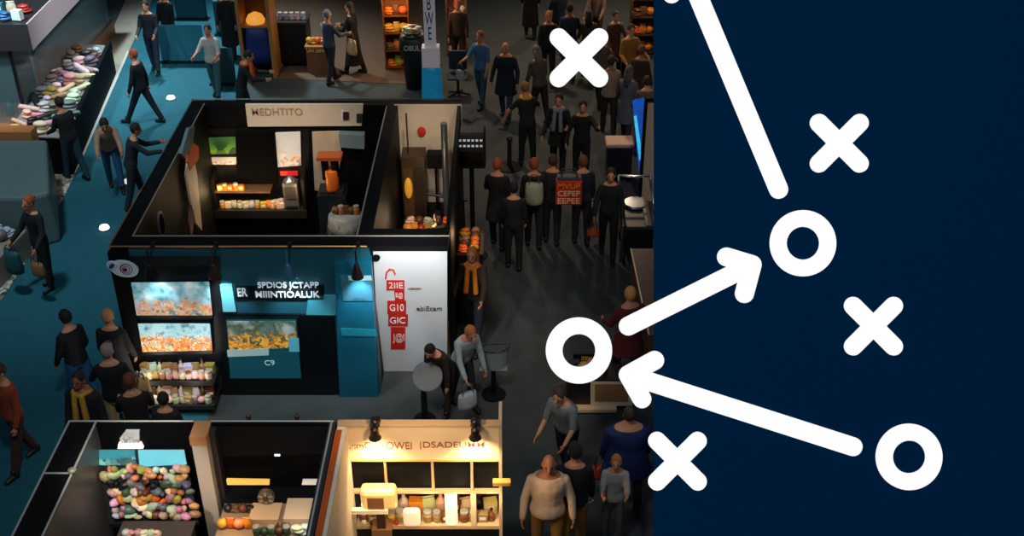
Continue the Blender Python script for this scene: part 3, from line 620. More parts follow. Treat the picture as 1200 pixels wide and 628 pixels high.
MB().box(-.2,.22,-.14,.12,.6,.66).build('top_tray', mat((190,90,45), .4), dp); MB().box(-.2,.2,-.12,.12,-.06,0).build('base', mat((40,36,34), .4), dp)
MB().box(a.x-.25, a.x+.25, YR-.5, YR-.02, .02, dz-.06).build('pedestal', mat((24,32,38), .4), bt)
a = G(405, 250, .75)
tb = empty('draped_table', (a.x, a.y-.05, .02), 0, 'small table under a blue and white patterned cloth heaped with goods', 'table')
CL = printed([(230,225,215),(40,90,130),(214,150,70),(235,230,225),(60,70,80)], [(200,190,170),(60,100,130)], 9, .6, .2, 0)
MB().loft([((0,0,.42),(.34,0,0),(0,.3,0)), ((0,0,.6),(.31,0,0),(0,.27,0)), ((0,0,.73),(.29,0,0),(0,.25,0)), ((0,0,.75),(.25,0,0),(0,.21,0))], 22).build('tablecloth', CL, tb, smooth=True)
for q in ((-.2,-.15),(.2,-.15),(-.2,.15),(.2,.15)): MB().tube((q[0],q[1],.02),(q[0],q[1],.6),.025).build('leg', mat((150,95,40), .4), tb)
row(a.x-.2, a.x+.24, a.y-.05, .775, 5, ['fruit','jar','bag'], ['gold','brown','tan','orange'], 'on the patterned cloth table', 'goods on the patterned cloth table', .16)
# leaning banner, mirror and horn on the left inner wall
bn = empty('leaning_banner', (0,0,0), 0, 'narrow white banner with an orange top leaning against the inner left wall', 'banner')
XI = XL+.3
def inner(pts): return [PX(x, y, XI) for x, y in pts]
MB().slab(inner([(218,186),(224,180),(229,205),(235,270),(228,262),(221,232),(216,205)]), (.03,0,0)).build('banner_sheet', mat((224,200,176), .6), bn)
MB().slab(inner([(217,190),(222,166),(230,172),(230,186),(220,200)]), (.04,0,0)).build('banner_top', mat((216,90,40), .6), bn)
MB().slab(inner([(209,180),(218,150),(225,148),(222,170),(213,186)]), (.05,0,0)).build('foil_wrap', mat((120,140,150), .3, metal=.3), bn)
c = PX(188, 262, XI)
mr = empty('oval_mirror', c, 0, 'small oval mirror with a metal rim on the inner left wall', 'mirror')
MB().loft([((0,0,0),(0,.13,0),(0,0,.2)), ((.02,0,0),(0,.13,0),(0,0,.2))], 22).build('rim', mat((130,130,135), .3, metal=.8), mr)
MB().loft([((.02,0,0),(0,.1,0),(0,0,.165)), ((.028,0,0),(0,.1,0),(0,0,.165))], 22).build('glass', mat((50,55,70), .1, metal=.8), mr)
c = PX(222, 258, XI)
tag(MB().loft([((0,.1,.12),(.03,0,0),(0,.08,.08)), ((.03,0,.05),(.05,0,0),(0,.1,.07)), ((.05,-.12,-.1),(.03,0,0),(0,.04,.03)), ((.05,-.22,-.22),(.01,0,0),(0,.01,.01))], 14).build('leather_horn', mat((120,74,50), .5), smooth=True, loc=c), 'brown pear-shaped leather horn hanging beside the leaning banner', 'horn')
# ---- right bay
pquad([(462,122),(541,122),(544,236),(474,236)], YR, .02).build('bay_panel', mat((212,192,166), .6, noise=.12, scale=3), bt)
pquad([(474,236),(544,236),(546,272),(476,272)], YR, .02).build('dark_skirting', mat((36,32,32), .4), bt)
c = PY(494, 154, YR-.03); tag(MB().loft([((0,0,0),(.075,0,0),(0,0,.09)), ((0,-.03,0),(.06,0,0),(0,0,.075))], 16).build('red_button_sign', mat((200,44,24), .4), loc=c), 'small red oval badge on the cream rear panel', 'badge')
a = G(478, 268); wc = empty('tall_cabinet', (-1.66, 17.8, .02), 0, 'tall dark brown cabinet with a golden lamp in the narrow bay', 'cabinet')
MB().box(-.2,.2,-.2,.2,0,1.8).build('carcass', mat((60,42,26), .4), wc, bevel=.01); MB().box(-.17,-.01,-.22,-.2,.1,1.6).build('door', mat((84,58,32), .35), wc); MB().box(.01,.17,-.22,-.2,.1,1.6).build('door', mat((50,36,24), .35), wc)
MB().ell((-.09,-.26,1.25),.07,.05,.2,12,8).build('golden_lamp', mat((214,150,50), .35, emit=.35), wc, smooth=True)
MB().tube((-.09,0,1.7),(-.09,0,2.5),.015).build('rod', mat((60,36,26), .4), wc)
a = G(520, 225, 0)
tag(MB().tube((-1.12,17.6,.02),(-1.12,17.6,2.45),.055,.055,14,False).tube((-1.12,17.6,.02),(-1.12,17.6,.06),.12,.12,14,False).build('grey_pole', mat((96,104,108), .3, metal=.5)), 'grey metal pole standing in the narrow bay', 'pole')
ck = empty('camera_rig', (-1.3,17.85,.02), 0, 'black camera rig on a thin stand near the grey pole', 'camera rig')
MB().tube((0,0,.02),(0,0,1.5),.02).build('stand', BLK, ck); MB().box(-.14,.12,-.1,.1,1.5,1.78).build('camera_body', BLK, ck, bevel=.02); MB().tube((-.3,0,1.0),(.5,0,.85),.03).build('crossbar', mat((40,44,70), .4), ck)
for k in range(3): a_ = k*2.1; MB().tube((0,0,.45),(.22*math.cos(a_),.22*math.sin(a_),.015),.015).build('foot', BLK, ck)
dsk = empty('counter_desk', (-1.36,17.1,.02), 0, 'dark counter heaped with orange goods inside the narrow bay', 'counter')
MB().box(-.45,.38,-.25,.25,0,.7).build('body', mat((28,24,24), .4), dsk); MB().box(-.47,.4,-.27,.27,.7,.75).build('top', mat((60,45,34), .3), dsk)
row(-1.8, -1.0, 16.95, .77, 7, ['fruit','bag'], ['orange','gold','red','brown'], 'in the front row on the dark counter', 'orange goods on the bay counter', .17, .08)
row(-1.8, -1.0, 17.2, .77, 5, ['cloth','fruit'], ['orange','cream','brown','gold'], 'in the back row on the dark counter', 'orange goods on the bay counter', .19, .08)
# goods hanging at the right corner post
def heap(px, py, z, n, spread, cols, where, group, s=.12, emit=0, kinds=('cloth','bag','fruit')):
    c = G(px, py, z)
    for i in range(n):
        a_ = i*2.4; r_ = spread*math.sqrt((i+.5)/n)
        cn = cols[i % len(cols)]; k = kinds[i % len(kinds)]
        kn = {'cloth':'folded cloth','bag':'pouch','fruit':'round fruit','box':'carton','jar':'jar','roll':'rolled fabric','bottle':'bottle'}[k]
        good(k, c.x+math.cos(a_)*r_, c.y+math.sin(a_)*r_, z, s*random.uniform(.85, 1.1), cn, '%s %s %s, %s outward from the middle' % (cn, kn, where, nth(i)), group, emit=emit)
hs_ = G(541, 292, 1.1)
stn = empty('goods_stand', (-.8, 15.7, 0), 0, 'narrow dark stand against the right side of the booth', 'stand')
MB().box(-.02,.34,-.35,.35,0,1.28).build('body', mat((30,24,22), .5), stn); MB().box(-.04,.36,-.37,.37,1.28,1.31).build('top', mat((70,46,28), .4), stn)
for i in range(10):
    cn = ['orange','gold','brown','orange','tan'][i % 5]; k = ['cloth','fruit'][i % 2]
    good(k, stn.location.x+.06+.17*(i % 2), 15.42+.13*(i//2), 1.31, .15, cn, '%s %s on the narrow side stand, %s from the front' % (cn, 'folded cloth' if k == 'cloth' else 'gourd', nth(i)), 'orange goods on the side stand', emit=.06)
# black monitor box beside the booth
a = PY(552, 172, 17.4)
mo = empty('monitor_cabinet', (a.x, 17.4, 0), 0, 'black monitor box with two rows of small lights beside the booth', 'monitor')
MB().box(-.24,.24,-.12,.2,a.z-.35,a.z+.3).build('housing', mat((16,17,20), .35), mo, bevel=.03); MB().box(-.19,.19,-.125,-.12,a.z-.29,a.z-.03).build('screen', mat((8,9,12), .15), mo)
for j in range(2):
    for k in range(6): MB().box(-.19+k*.068,-.15+k*.068,-.135,-.12,a.z+.06+j*.1,a.z+.09+j*.1).build('indicator_light', mat((170,180,185), .3, emit=.5), mo)
MB().tube((0,.04,.03),(0,.04,a.z-.3),.04).build('pole', BLK, mo); MB().lathe((0,.04,0), [(.25,0),(.25,.02),(.05,.05)]).build('foot', BLK, mo)
spot((-3.8, 16.2, 5.0), (-3.8, 18, .8), 200, WARM, 55, .8, .1)
spot((-1.3, 16.2, 4.6), (-1.35, 18, 1.2), 170, (1,.85,.68), 46, .8, .1)
# ================================================================ FRONT BOOTHS (bottom of picture)
YN = 9.84
b1 = empty('exhibition_booth', (0,0,0), 0, 'black booth with pale top edges at the bottom left of the picture', 'booth')
WL = mat((196,190,184), .4, metal=.3)
xa, xb = -4.79, -4.5
MB().box(xa, xb, 6.5, YN+.05, 0, ZT).build('side_wall', BLK, b1)
MB().box(xb, -1.98, YN, YN+.05, 0, ZT).build('rear_wall', mat((11,11,14), .7, spec=.1), b1)
MB().box(-1.98, -1.9, 6.5, YN+.05, 0, ZT).build('partition_wall', mat((40,44,48), .4), b1)
MB().box(-3.42, -3.26, YN-.22, YN, 0, ZT-.002).build('pillar', mat((206,190,172), .6), b1)
MB().box(-3.43, -3.25, YN-.23, YN+.05, ZT-.1, ZT+.012).build('pillar_cap', mat((205,140,90), .5), b1)
MB().box(-3.25, -3.19, YN-.12, YN, 0, ZT-.02).build('partition_wall', mat((52,46,44), .5), b1)
def e1(a, b, m=WL, r=.012): MB().tube(a, b, r, r, 6).build('edge_trim', m, b1)
z = ZT+.005
e1((xa,YN+.05,z),(-3.45,YN+.05,z)); e1((-3.25,YN+.05,z),(-1.94,YN+.05,z)); e1((xa,6.5,z),(xa,YN+.05,z)); e1((xb,6.5,z),(xb,YN+.03,z)); e1((-1.95,6.5,z),(-1.95,YN+.05,z)); 
q = G(58, 555, ZT); e1((xa, q.y, z), (xb, q.y, z)); MB().ell((xb, q.y+.02, z+.02), .045, .045, .03).build('round_fitting', PALE, b1, smooth=True)
MB().box(xb+.0, xb+.012, 6.5, YN, 0, ZT-.02).build('inner_lining', mat((84,80,78), .35), b1)
# rack of round goods on the rear wall of the left bay
rk = empty('sloping_display_rack', (0,0,0), 0, 'sloping rack of shell-coloured goods on the black rear wall', 'display rack')
def RK(px, py): # rack plane: tilts towards the viewer at its foot
    t = (py-525)/90; return PY(px, py, YN-.05-.42*t)
mbk = MB(); c4 = [RK(112,526), RK(216,526), RK(233,612), RK(128,614)]; mbk.slab(c4, (0,.0,-.05)); mbk.build('tray', mat((20,24,28), .4), rk)
mb2 = MB(); mb2.slab([RK(114,527), RK(158,527), RK(160,545), RK(117,545)], (0,-.01,.008)); mb2.build('header_picture', printed([(30,110,120),(20,60,70),(120,180,170),(10,40,50)], [(30,120,130),(60,140,150)], 14, .5, .1, .4), rk)
mb2 = MB(); mb2.slab([RK(162,527), RK(216,527), RK(219,544), RK(164,547)], (0,-.01,.008)); mb2.build('header_picture', mat((96,180,196), .4, emit=.4, noise=.25, scale=3), rk)
rows = [(551,'peach cream orange peach white cream'.split()),(560,'black grey peach orange cream peach'.split()),(569,'black grey brown black green grey'.split()),(578,'cream green brown grey brown tan'.split()),(587,'white cream gold orange cream pink'.split()),(596,'cream white peach grey pink cream'.split()),(605,'white cream tan brown pink cream'.split())]
for j, (py, cols) in enumerate(rows):
    n = 12
    for i in range(n):
        x = 118+(py-525)*.19+(i+.5)*(99/n)+random.uniform(-2.6,2.6); p = RK(x, py+random.uniform(-3, 3)); cn = cols[int(i*len(cols)/n)] if random.random() < .65 else random.choice(cols)
        mb = MB(); s_ = random.uniform(.04, .078); mb.ell((0,0,0), s_*random.uniform(.9,1.4), s_*random.uniform(.6,.9), s_*random.uniform(.5,.8), 12, 8, Euler((random.random(), random.random(), random.random()*3)).to_matrix(), .12)
        rgb = tuple(int(v*random.uniform(.75, 1.08))//14*14+6 for v in CN[cn]); rgb = tuple(min(250, v) for v in rgb)
        o = mb.build('seashell', mat(rgb, .4, bump=.5, scale=30), smooth=True, loc=p+Vector((0,-.015,.03)))
        tag(o, '%s shell on the sloping rack, %s row down, %s from left' % (cn, nth(j), nth(i)), 'shell', 'shell-like pieces on the sloping rack')
a = PY(158, 505, YN)
ls2 = empty('emblem_sign', (0,0,0), 0, 'small white and black speckled emblem lit above the sloping rack', 'sign')
pquad([(140,517),(166,517),(169,523),(139,524)], YN, .05).build('light_ledge', mat((235,225,210), .4, emit=1.0), ls2)
pquad([(148,503),(164,503),(164,517),(143,517),(141,512)], YN, .03).build('plate', printed([(240,240,240),(10,10,14),(240,240,240),(30,30,36)], [(240,240,240),(200,200,200)], 26, .35, .1, 0), ls2)
lw = G(165, 618, 1.0)
sc2 = empty('low_counter', (0,0,0), 0, 'low dark counter at the bottom of the left front bay', 'counter')
ctr = PY(160, 626, YN-.7)
MB().box(-4.2, -3.45, YN-1.0, YN-.52, 0, ctr.z-.02).build('body', mat((20,20,22), .4), sc2); MB().box(-4.22, -3.43, YN-1.02, YN-.5, ctr.z-.02, ctr.z).build('top', mat((70,60,54), .4), sc2)
row(-4.15, -3.75, YN-.72, ctr.z, 6, ['fruit','cloth'], ['pink','cream','brown'], 'on the low counter below the sloping rack', 'pink goods on the low counter', .1)
# middle bay
def nb(q, m, nm, Y=YN, t=.02): return pquad(q, Y, t).build(nm, m, b1)
nb([(250,499),(388,499),(388,531),(252,533)], mat((22,22,24), .7, spec=.1), 'upper_panel')
MB().box(-3.18, -2.02, YN-.28, YN, 1.55, 1.6).build('wall_shelf', mat((16,16,18), .4), b1)
for q, mm, lb in (([(266,560),(316,561),(316,566),(267,566)], mat((232,176,84), .4, emit=.8), 'golden lit shelf strip in the middle front bay'), ([(355,561),(378,561),(378,566),(354,566)], mat((214,200,186), .4, emit=.5), 'white lit shelf strip beside the partition')):
    tag(pquad(q, YN-.28, .03).build('light_strip', mm), lb, 'light strip', 'shelf light strips')
c = PY(325, 533, YN-.02); tag(MB().box(-.03,.03,-.01,.0,-.01,.012).build('indicator_light', mat((190,220,255), .3, emit=2), loc=c), 'tiny bluish light on the black wall of the middle front bay', 'light')
pp = PY(315, 590, YN-.3); fn = empty('desk_fan', (pp.x, YN-.36, pp.z), 0, 'small grey fan standing on the middle bay counter', 'fan')
MB().lathe((0,0,0), [(.08,0),(.08,.02),(.02,.04),(.02,.1)]).build('base', mat((60,58,54), .4), fn)
MB().loft([((0,-.03,.16),(.09,0,0),(0,0,.09)), ((0,.03,.16),(.09,0,0),(0,0,.09))], 18).build('grille', mat((110,104,92), .4, metal=.4), fn); MB().loft([((0,-.05,.16),(.03,0,0),(0,0,.03)), ((0,-.03,.16),(.04,0,0),(0,0,.04))], 14).build('hub', mat((50,48,44), .4), fn)
for k in range(6): a_ = k*PI/3; MB().box(-.012,.012,-.04,-.032,0,.085).build('grille_bar', mat((150,140,120), .4), fn, loc=(0,0,.16)).rotation_euler = (0,a_,0)
zc = pp.z
ct2 = empty('display_counter', (0,0,0), 0, 'dark display counter with two cream trays in the middle front bay', 'counter')
MB().box(-3.15, -2.05, YN-.85, YN-.3, zc-.06, zc).build('top', mat((150,128,104), .5), ct2); MB().box(-3.15, -2.05, YN-.8, YN-.3, 0, zc-.06).build('body', mat((40,34,30), .5), ct2)
MB().box(-2.82, -2.5, YN-.62, YN-.36, zc, zc+.07).build('tray', mat((214,180,140), .5), ct2); MB().box(-2.45, -2.12, YN-.62, YN-.3, zc, zc+.08).build('tray', mat((224,196,160), .5), ct2)
text('-.AOI', (-2.48, YN-.66, zc+.03), (1,0,0), (0,.3,.95), .06, mat((30,26,24), .5), ct2, width=.2)
row(-3.12, -2.8, YN-.42, zc, 4, ['fruit','cloth'], ['brown','black','green'], 'on the cream-tray counter, back left', 'goods on the middle bay counter', .12)
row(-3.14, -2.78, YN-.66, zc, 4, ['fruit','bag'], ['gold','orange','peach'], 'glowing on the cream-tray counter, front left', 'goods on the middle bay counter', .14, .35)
row(-2.75, -2.35, YN-.76, zc, 5, ['jar','fruit'], ['brown','green','tan','black'], 'on the cream-tray counter, front middle', 'goods on the middle bay counter', .11)
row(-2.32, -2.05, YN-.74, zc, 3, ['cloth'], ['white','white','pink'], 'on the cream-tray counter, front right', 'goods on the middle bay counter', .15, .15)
spot((-2.7, 8.6, 3.6), (-2.7, 9.4, 1), 26, WARM, 60, .8, .1)
spot((-3.95, 8.2, 3.9), (-3.95, 9.6, 1.7), 190, NEUT, 50, .8, .1)
# cream booth
b2 = empty('exhibition_booth', (0,0,0), 0, 'warmly lit cream booth with a two-word header at the bottom of the picture', 'booth')
CR = mat((226,196,158), .55, noise=.06, scale=4); OR = mat((190,84,24), .5); TR = mat((205,180,150), .4)
xa, xb = -1.88, -.11
MB().box(xa, xa+.1, 6.5, YN+.05, 0, ZT).build('side_wall', mat((222,205,180), .6, noise=.2, scale=20), b2)
MB().box(xa-.008, xa+.06, 6.5, YN-.1, ZT, ZT+.012).build('orange_top_strip', OR, b2)
z2 = PY(500,536,YN).z; z3 = PY(500,574,YN).z; z4 = PY(500,614,YN).z
MB().box(xa+.1, xb, YN-.02, YN+.05, z2, ZT).build('header', CR, b2)
MB().box(xa, xb, YN-.04, YN+.06, ZT, ZT+.02).build('top_rail', mat((196,160,124), .4), b2)
MB().box(xa+.1, xb, YN+.35, YN+.4, 0, z3).build('rear_panel', mat((70,50,32), .5), b2); MB().box(xa+.1, xb-.03, YN+.03, YN+.05, z3, z2).build('dark_panel', mat((10,9,9), .6, spec=.1), b2)  # black sheet behind the posts paints in the dark of the open recess
MB().box(xa+.1, xb, YN-.03, YN+.35, z3-.03, z3).build('shelf', mat((190,160,125), .4), b2)
MB().box(xb-.04, xb, 8.9, YN+.4, 0, ZT-.03).build('side_wall', mat((200,178,150), .5), b2) if False else MB().box(xb-.035, xb, YN-.04, YN+.4, 0, ZT).build('corner_post', TR, b2)
MB().box(xa+.1, xb-.035, YN-.03, YN+.35, z4-.05, z4).build('shelf', mat((205,170,130), .4), b2)
MB().box(xa+.1, xb-.035, YN-.03, YN-.01, 0, z4-.05).build('front_panel', mat((12,11,12), .4), b2)
MB().box(xa+.1, xb-.035, YN-.035, YN-.02, z2-.03, z2).build('header_trim', mat((214,170,110), .4), b2)
for px in (452, 507, 553):
    x = PY(px, 555, YN).x; MB().tube((x, YN, z3), (x, YN, z2), .018, .014, 8).build('post', mat((196,160,112), .4), b2)
for px in (541,):
    x = PY(px+14, 595, YN).x; MB().box(x-.03, x+.03, YN-.03, YN+.02, z4, z3-.03).build('divider', mat((224,200,160), .5), b2)
text('.·:mOAYOWEI', PY(446,522,YN-.022), (1,0,0), (0,0,1), .1, mat((150,76,62), .6), b2, width=.68)
text('|DSADEUMM', PY(530,522,YN-.022), (1,0,0), (0,0,1), .11, mat((146,80,60), .6), b2, width=.7)
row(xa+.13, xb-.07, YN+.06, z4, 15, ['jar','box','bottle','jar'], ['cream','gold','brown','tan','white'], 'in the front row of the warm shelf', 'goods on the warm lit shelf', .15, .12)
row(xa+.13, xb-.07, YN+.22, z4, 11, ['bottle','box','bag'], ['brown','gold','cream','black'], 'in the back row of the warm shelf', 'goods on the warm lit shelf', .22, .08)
row(xa+.14, xa+.6, YN-.0, z4, 5, ['fruit'], ['brown','red','cream'], 'at the very front left of the warm shelf', 'goods on the warm lit shelf', .07)
a = PY(444, 585, YN-.15)
cof = empty('coffee_machine', (a.x, YN-.12, z4+.1), 0, 'cream rounded machine with a dark panel at the left of the warm shelf', 'machine')
MB().box(-.2,.2,-.09,.09,.3,.58).build('housing', mat((238,208,140), .4), cof, bevel=.05); MB().box(-.12,.06,-.1,-.085,.34,.5).build('panel', mat((120,80,50), .4), cof); MB().box(-.04,.06,-.08,.0,.0,.3).build('column', mat((60,40,30), .3), cof, bevel=.01)
MB().box(-.34,.1,-.12,-.06,.28,.33).build('arm', mat((236,220,190), .4), cof); MB().box(-.1,.12,-.1,.08,-.1,.02).build('base', mat((120,84,56), .4), cof)
a = PY(483, 600, YN)
tag(MB().box(-.1,.1,-.04,.04,0,.26).build('pink_lantern', mat((244,200,170), .4, emit=.6), bevel=.04, loc=(a.x, YN-.05, z4+.03)), 'glowing pink-cream lantern in the middle left of the warm shelf', 'lantern')
tag(MB().box(-.07,.07,-.04,.04,0,.5).build('tall_lantern', mat((250,226,185), .4, emit=.8), bevel=.03, loc=(PY(529,600,YN).x, YN+.0, z4+.0)), 'tall glowing white lantern left of the shelf divider', 'lantern')
a = PY(588, 565, YN-.1)
tag(MB().box(-.1,.1,-.04,.04,-.03,.03).build('amber_handle', mat((214,160,80), .35), bevel=.012, loc=a), 'amber bar sticking out from the right post of the cream booth', 'bar')
for px, lb in ((440, 'black spotlight over the left word of the cream header'), (557, 'black spotlight over the right word of the cream header')):
    x = PY(px, 495, YN).x; r = empty('spotlight', (x, YN, ZT+.02), 0, lb, 'spotlight', 'black header spotlights')
    MB().box(-.05,.05,-.06,.04,0,.06).build('clamp', mat((20,18,18), .4), r); MB().ell((0,-.06,.06),.05,.05,.05).build('joint', mat((26,24,26), .25), r, smooth=True)
    MB().lathe((0,-.12,-.11), [(.068,0),(.068,.015),(.05,.05),(.042,.13),(.02,.15)]).build('lamp_head', mat((30,22,20), .3), r)
    MB().lathe((0,-.12,-.116), [(.055,0),(.055,.006)]).build('bulb', mat((255,214,150), .4, emit=5), r)
    spot((x, YN-.2, ZT-.2), (x, YN, ZT-.6), 44, (1,.74,.42), 130, .9, .05)
spot((-1.0, YN-.8, 3.3), (-1.0, YN, 2.2), 75, (1,.72,.4), 110, .9, .1)
spot((-1.0, YN-1.5, 2.5), (-1.0, YN+.1, 1.2), 110, (1,.72,.42), 70, .9, .1)
# ================================================================ LEFT DISPLAY CASES
ks = empty('glass_kiosk', (0,0,0), 0, 'tall glass kiosk with a grey fascia box at the upper left', 'kiosk')
MB().box(-13, -9.52, 22, 28.5, 1.97, 2.5).build('fascia_core', mat((34,32,36), .5), ks)
MB().box(-9.52, -9.49, 22, 28.5, 1.98, 2.52).build('side_fascia', mat((190,180,190), .5), ks)
MB().box(-13, -9.49, 21.97, 22, 1.97, 2.52).build('front_fascia', mat((46,42,46), .5), ks)
GL = mat((120,150,156), .08, alpha=.25)
MB().box(-13, -10.0, 22.1, 22.13, .35, 1.97).build('front_glass', GL, ks); MB().box(-10.03, -10.0, 22.1, 28, .35, 1.97).build('side_glass', GL, ks)
MB().box(-13, -9.98, 22.0, 28.2, 0, .35).build('base', mat((150,98,60), .5), ks); MB().tube((-10.0,22.1,.3),(-10.0,22.1,1.97),.04).build('post', mat((20,22,26), .4), ks)
MB().box(-13, -10.1, 23.2, 23.3, .35, 1.95).build('rear_panel', mat((120,140,146), .4), ks)
for i in range(14):
    cn = ['white','blue','red','silver','teal'][i % 5]; k = ['box','cloth','bag'][i % 3]
    good(k, -9.75-.26*(i % 7), 22.25+.4*(i//7), 2.52, .24, cn, '%s %s on top of the glass kiosk, %s from its corner' % (cn, {'box':'carton','cloth':'folded cloth','bag':'pouch'}[k], nth(i)), 'things on top of the glass kiosk')
for i in range(8):
    cn = ['silver','grey','white','teal'][i % 4]; good('bottle', -10.2-.28*(i % 8), 22.5, .35, .32, cn, '%s bottle inside the glass kiosk, %s from its corner post' % (cn, nth(i)), 'bottles inside the glass kiosk')
spot((-10.5, 20.5, 6), (-10.8, 22.6, 1.2), 1300, COOL, 70, .8, .2)  # unseen spot added to lighten the kiosk glass and rear panel
spot((-7.5, 21, 8), (-9, 22.5, .8), 520, NEUT, 50, .8, .2)
scs = empty('low_showcase', (0,0,0), 0, 'long low black showcase heaped with grey and beige cloth along the aisle', 'showcase')
qd = [(-9.95,20.6),(-8.58,20.45),(-9.22,25.6),(-9.95,25.7)]
MB().hexa(qd, 0, .68).build('body', mat((12,13,16), .7, spec=.1), scs); MB().hexa([(-9.92,20.65),(-8.68,20.5),(-9.3,25.5),(-9.92,25.6)], .68, .72).build('bed', mat((120,120,116), .6), scs)
MB().hexa([(-8.64,20.45),(-8.56,20.45),(-9.2,25.6),(-9.28,25.6)], .6, .8).build('side_rim', mat((10,11,14), .7, spec=.1), scs); MB().hexa([(-9.95,20.58),(-8.58,20.43),(-8.59,20.49),(-9.95,20.64)], .6, .78).build('front_rim', mat((16,18,20), .3), scs)
k = 0
for j in range(13):
    for i in range(4):
        t = (j+.6)/13.4; x0 = -9.88; x1 = -8.72-.58*t
        x = x0+(x1-x0)*(i+.5)/4+random.uniform(-.04,.04); y = 20.7+4.5*t
        cn = random.choice(['grey','silver','tan','cream','white','brown','grey','black','silver','pink'] if j > 1 else ['peach','cream','black','pink']); kd = random.choice(['cloth','roll','roll','cloth'])
        good(kd, x, y, .72, random.uniform(.2,.33), cn, '%s %s on the low showcase, %s row from the near end, %s across' % (cn, 'fabric roll' if kd == 'roll' else 'cloth', nth(j), nth(i)), 'cloth goods on the low showcase')
cb = empty('rounded_counter', (0,0,0), 0, 'dark teal-grey rounded counter at the left edge of the picture', 'counter')
MB().hexa([(-13,17.7),(-8.3,17.7),(-8.0,17.9),(-8.75,20.0),(-13,20.0)], 0, 1.0).build('body', mat((92,110,112), .4, noise=.2, scale=2), cb, bevel=.06)
MB().box(-13,-9.05,20.05,20.35,0,1.12).build('wooden_rail', mat((176,112,64), .5), cb)
a = G(8, 300, .5)
tag(MB().hexa([(-9.9,15.6),(-8.55,16.0),(-8.35,17.5),(-9.9,17.5)], 0, .5).build('grey_plinth', mat((140,128,116), .6, noise=.2, scale=4), bevel=.02), 'beige-grey plinth at the left edge below the rounded counter', 'plinth')
heap(4, 278, .5, 4, .12, ['silver','white','grey','silver'], 'on the beige-grey plinth', 'silver things on the plinth', .22)
# clutter beside the booth's left wall
sr = empty('supply_rack', (0,0,0), 0, 'low rack of small dark items against the left outside wall of the booth', 'rack')
MB().box(-5.95, -5.5, 16.0, 18.3, .35, .39).build('shelf', mat((26,34,40), .4), sr); 
for x, y in ((-5.92,16.05),(-5.53,16.05),(-5.92,18.25),(-5.53,18.25)): MB().tube((x,y,.02),(x,y,.8),.02).build('post', mat((120,130,135), .3, metal=.6), sr)
MB().box(-5.95, -5.5, 16.0, 18.3, .78, .81).build('shelf', mat((30,40,46), .4), sr)
for i in range(10):
    cn = ['silver','teal','black','grey','white'][i % 5]; kd = ['bag','bottle','box','jar'][i % 4]
    good(kd, -5.72+.1*(i % 2), 16.15+i*.22, .81, .19, cn, '%s %s on the low rack by the booth wall, %s from the near end' % (cn, {'bag':'pouch','bottle':'bottle','box':'carton','jar':'jar'}[kd], nth(i)), 'small items on the low rack')
# white floor lights
for px, py, r_, e_, lb in ((200,114,.1,1.0,'round white ball near the booth top corner'),(150,212,.09,.8,'small round white disc on the carpet beside the booth'),(122,266,.09,3.0,'bright glowing round lamp on the blue carpet')):
    p = G(px, py, .05); o = MB().lathe((0,0,0), [(r_*.9,0),(r_,.03),(r_*.8,.07),(r_*.3,.09)], 20).build('floor_light', mat((245,240,228), .4, emit=e_), smooth=True, loc=(p.x, p.y, .006)); tag(o, lb, 'floor light')
    MB().lathe((0,0,0), [(r_*1.12,0),(r_*1.12,.02)], 20).build('base_ring', mat((120,125,125), .4), o)
# teal plinths
def plinth(x0, x1, ytop, ybot, h_, rgb, lb):
    a = G(x0, ybot, 0); b = G(x1, ytop, h_)
    r = empty('plinth', ((a.x+b.x)/2, (a.y+b.y)/2, 0), 0, lb, 'plinth', 'teal plinths at the top of the blue aisle')
    wx, wy = abs(b.x-a.x)/2, abs(b.y-a.y)/2
    MB().box(-wx,wx,-wy,wy,.06,h_).build('top_block', mat(rgb, .7, noise=.1, scale=5), r, bevel=.02); MB().box(-wx-.04,wx+.0,-wy-.04,wy,0,.06).build('base', mat((14,30,38), .4), r)
    return r
plinth(190,236,29,74,.95,(56,138,156),'near teal fabric plinth between two dark figures'); plinth(207,238,-20,24,.9,(44,100,112),'teal plinth behind the near one at the top edge')
plinth(254,282,-10,42,.9,(26,84,98),'dark teal plinth at the top beside the wooden cabinet'); plinth(248,272,56,100,.9,(40,78,88),'grey-teal plinth nearest the booth, below the white-shirted person')
# ================================================================ TOP BROWN STALL
struct(MB().hexa(ground([(322,92),(505,100),(505,-40),(318,-40)]), 0, .01), 'floor', mat((88,62,42), .8, noise=.3, scale=8))
a = G(307, 88)
wcb = empty('wooden_cabinet', (a.x, a.y, 0), 0, 'tall wooden cabinet with a golden lamp and blue curtain at the top', 'cabinet')
WD = mat((176,120,66), .5, noise=.2, scale=8)
MB().box(-.38,-.3,-.2,.5,0,2.3).build('side_panel', WD, wcb); MB().box(.3,.38,-.2,.5,0,2.3).build('side_panel', WD, wcb); MB().box(-.3,.3,.42,.5,0,2.3).build('back_panel', mat((90,58,30), .5), wcb)
MB().box(-.3,.3,-.2,.42,1.9,2.3).build('top_box', WD, wcb); MB().box(-.3,.3,-.15,.42,1.2,1.24).build('shelf', WD, wcb)
MB().loft([((.02,-.12,z_), (w_,0,0), (0,.08,0)) for z_, w_ in ((.35,.28),(.6,.29),(.95,.27),(1.2,.24))], 20).build('blue_curtain', mat((20,44,110), .6, bump=.8, scale=6), wcb, smooth=True)
MB().lathe((-.02,.1,1.24), [(.2,0),(.22,.06),(.16,.18),(.05,.24)]).build('golden_lamp', mat((224,150,60), .3, emit=.9), wcb, smooth=True)
a = G(346, 78); fr = empty('black_cabinet', (a.x, a.y+.3, 0), 0, 'black cabinet with chrome canisters on top behind the teal booth', 'cabinet')
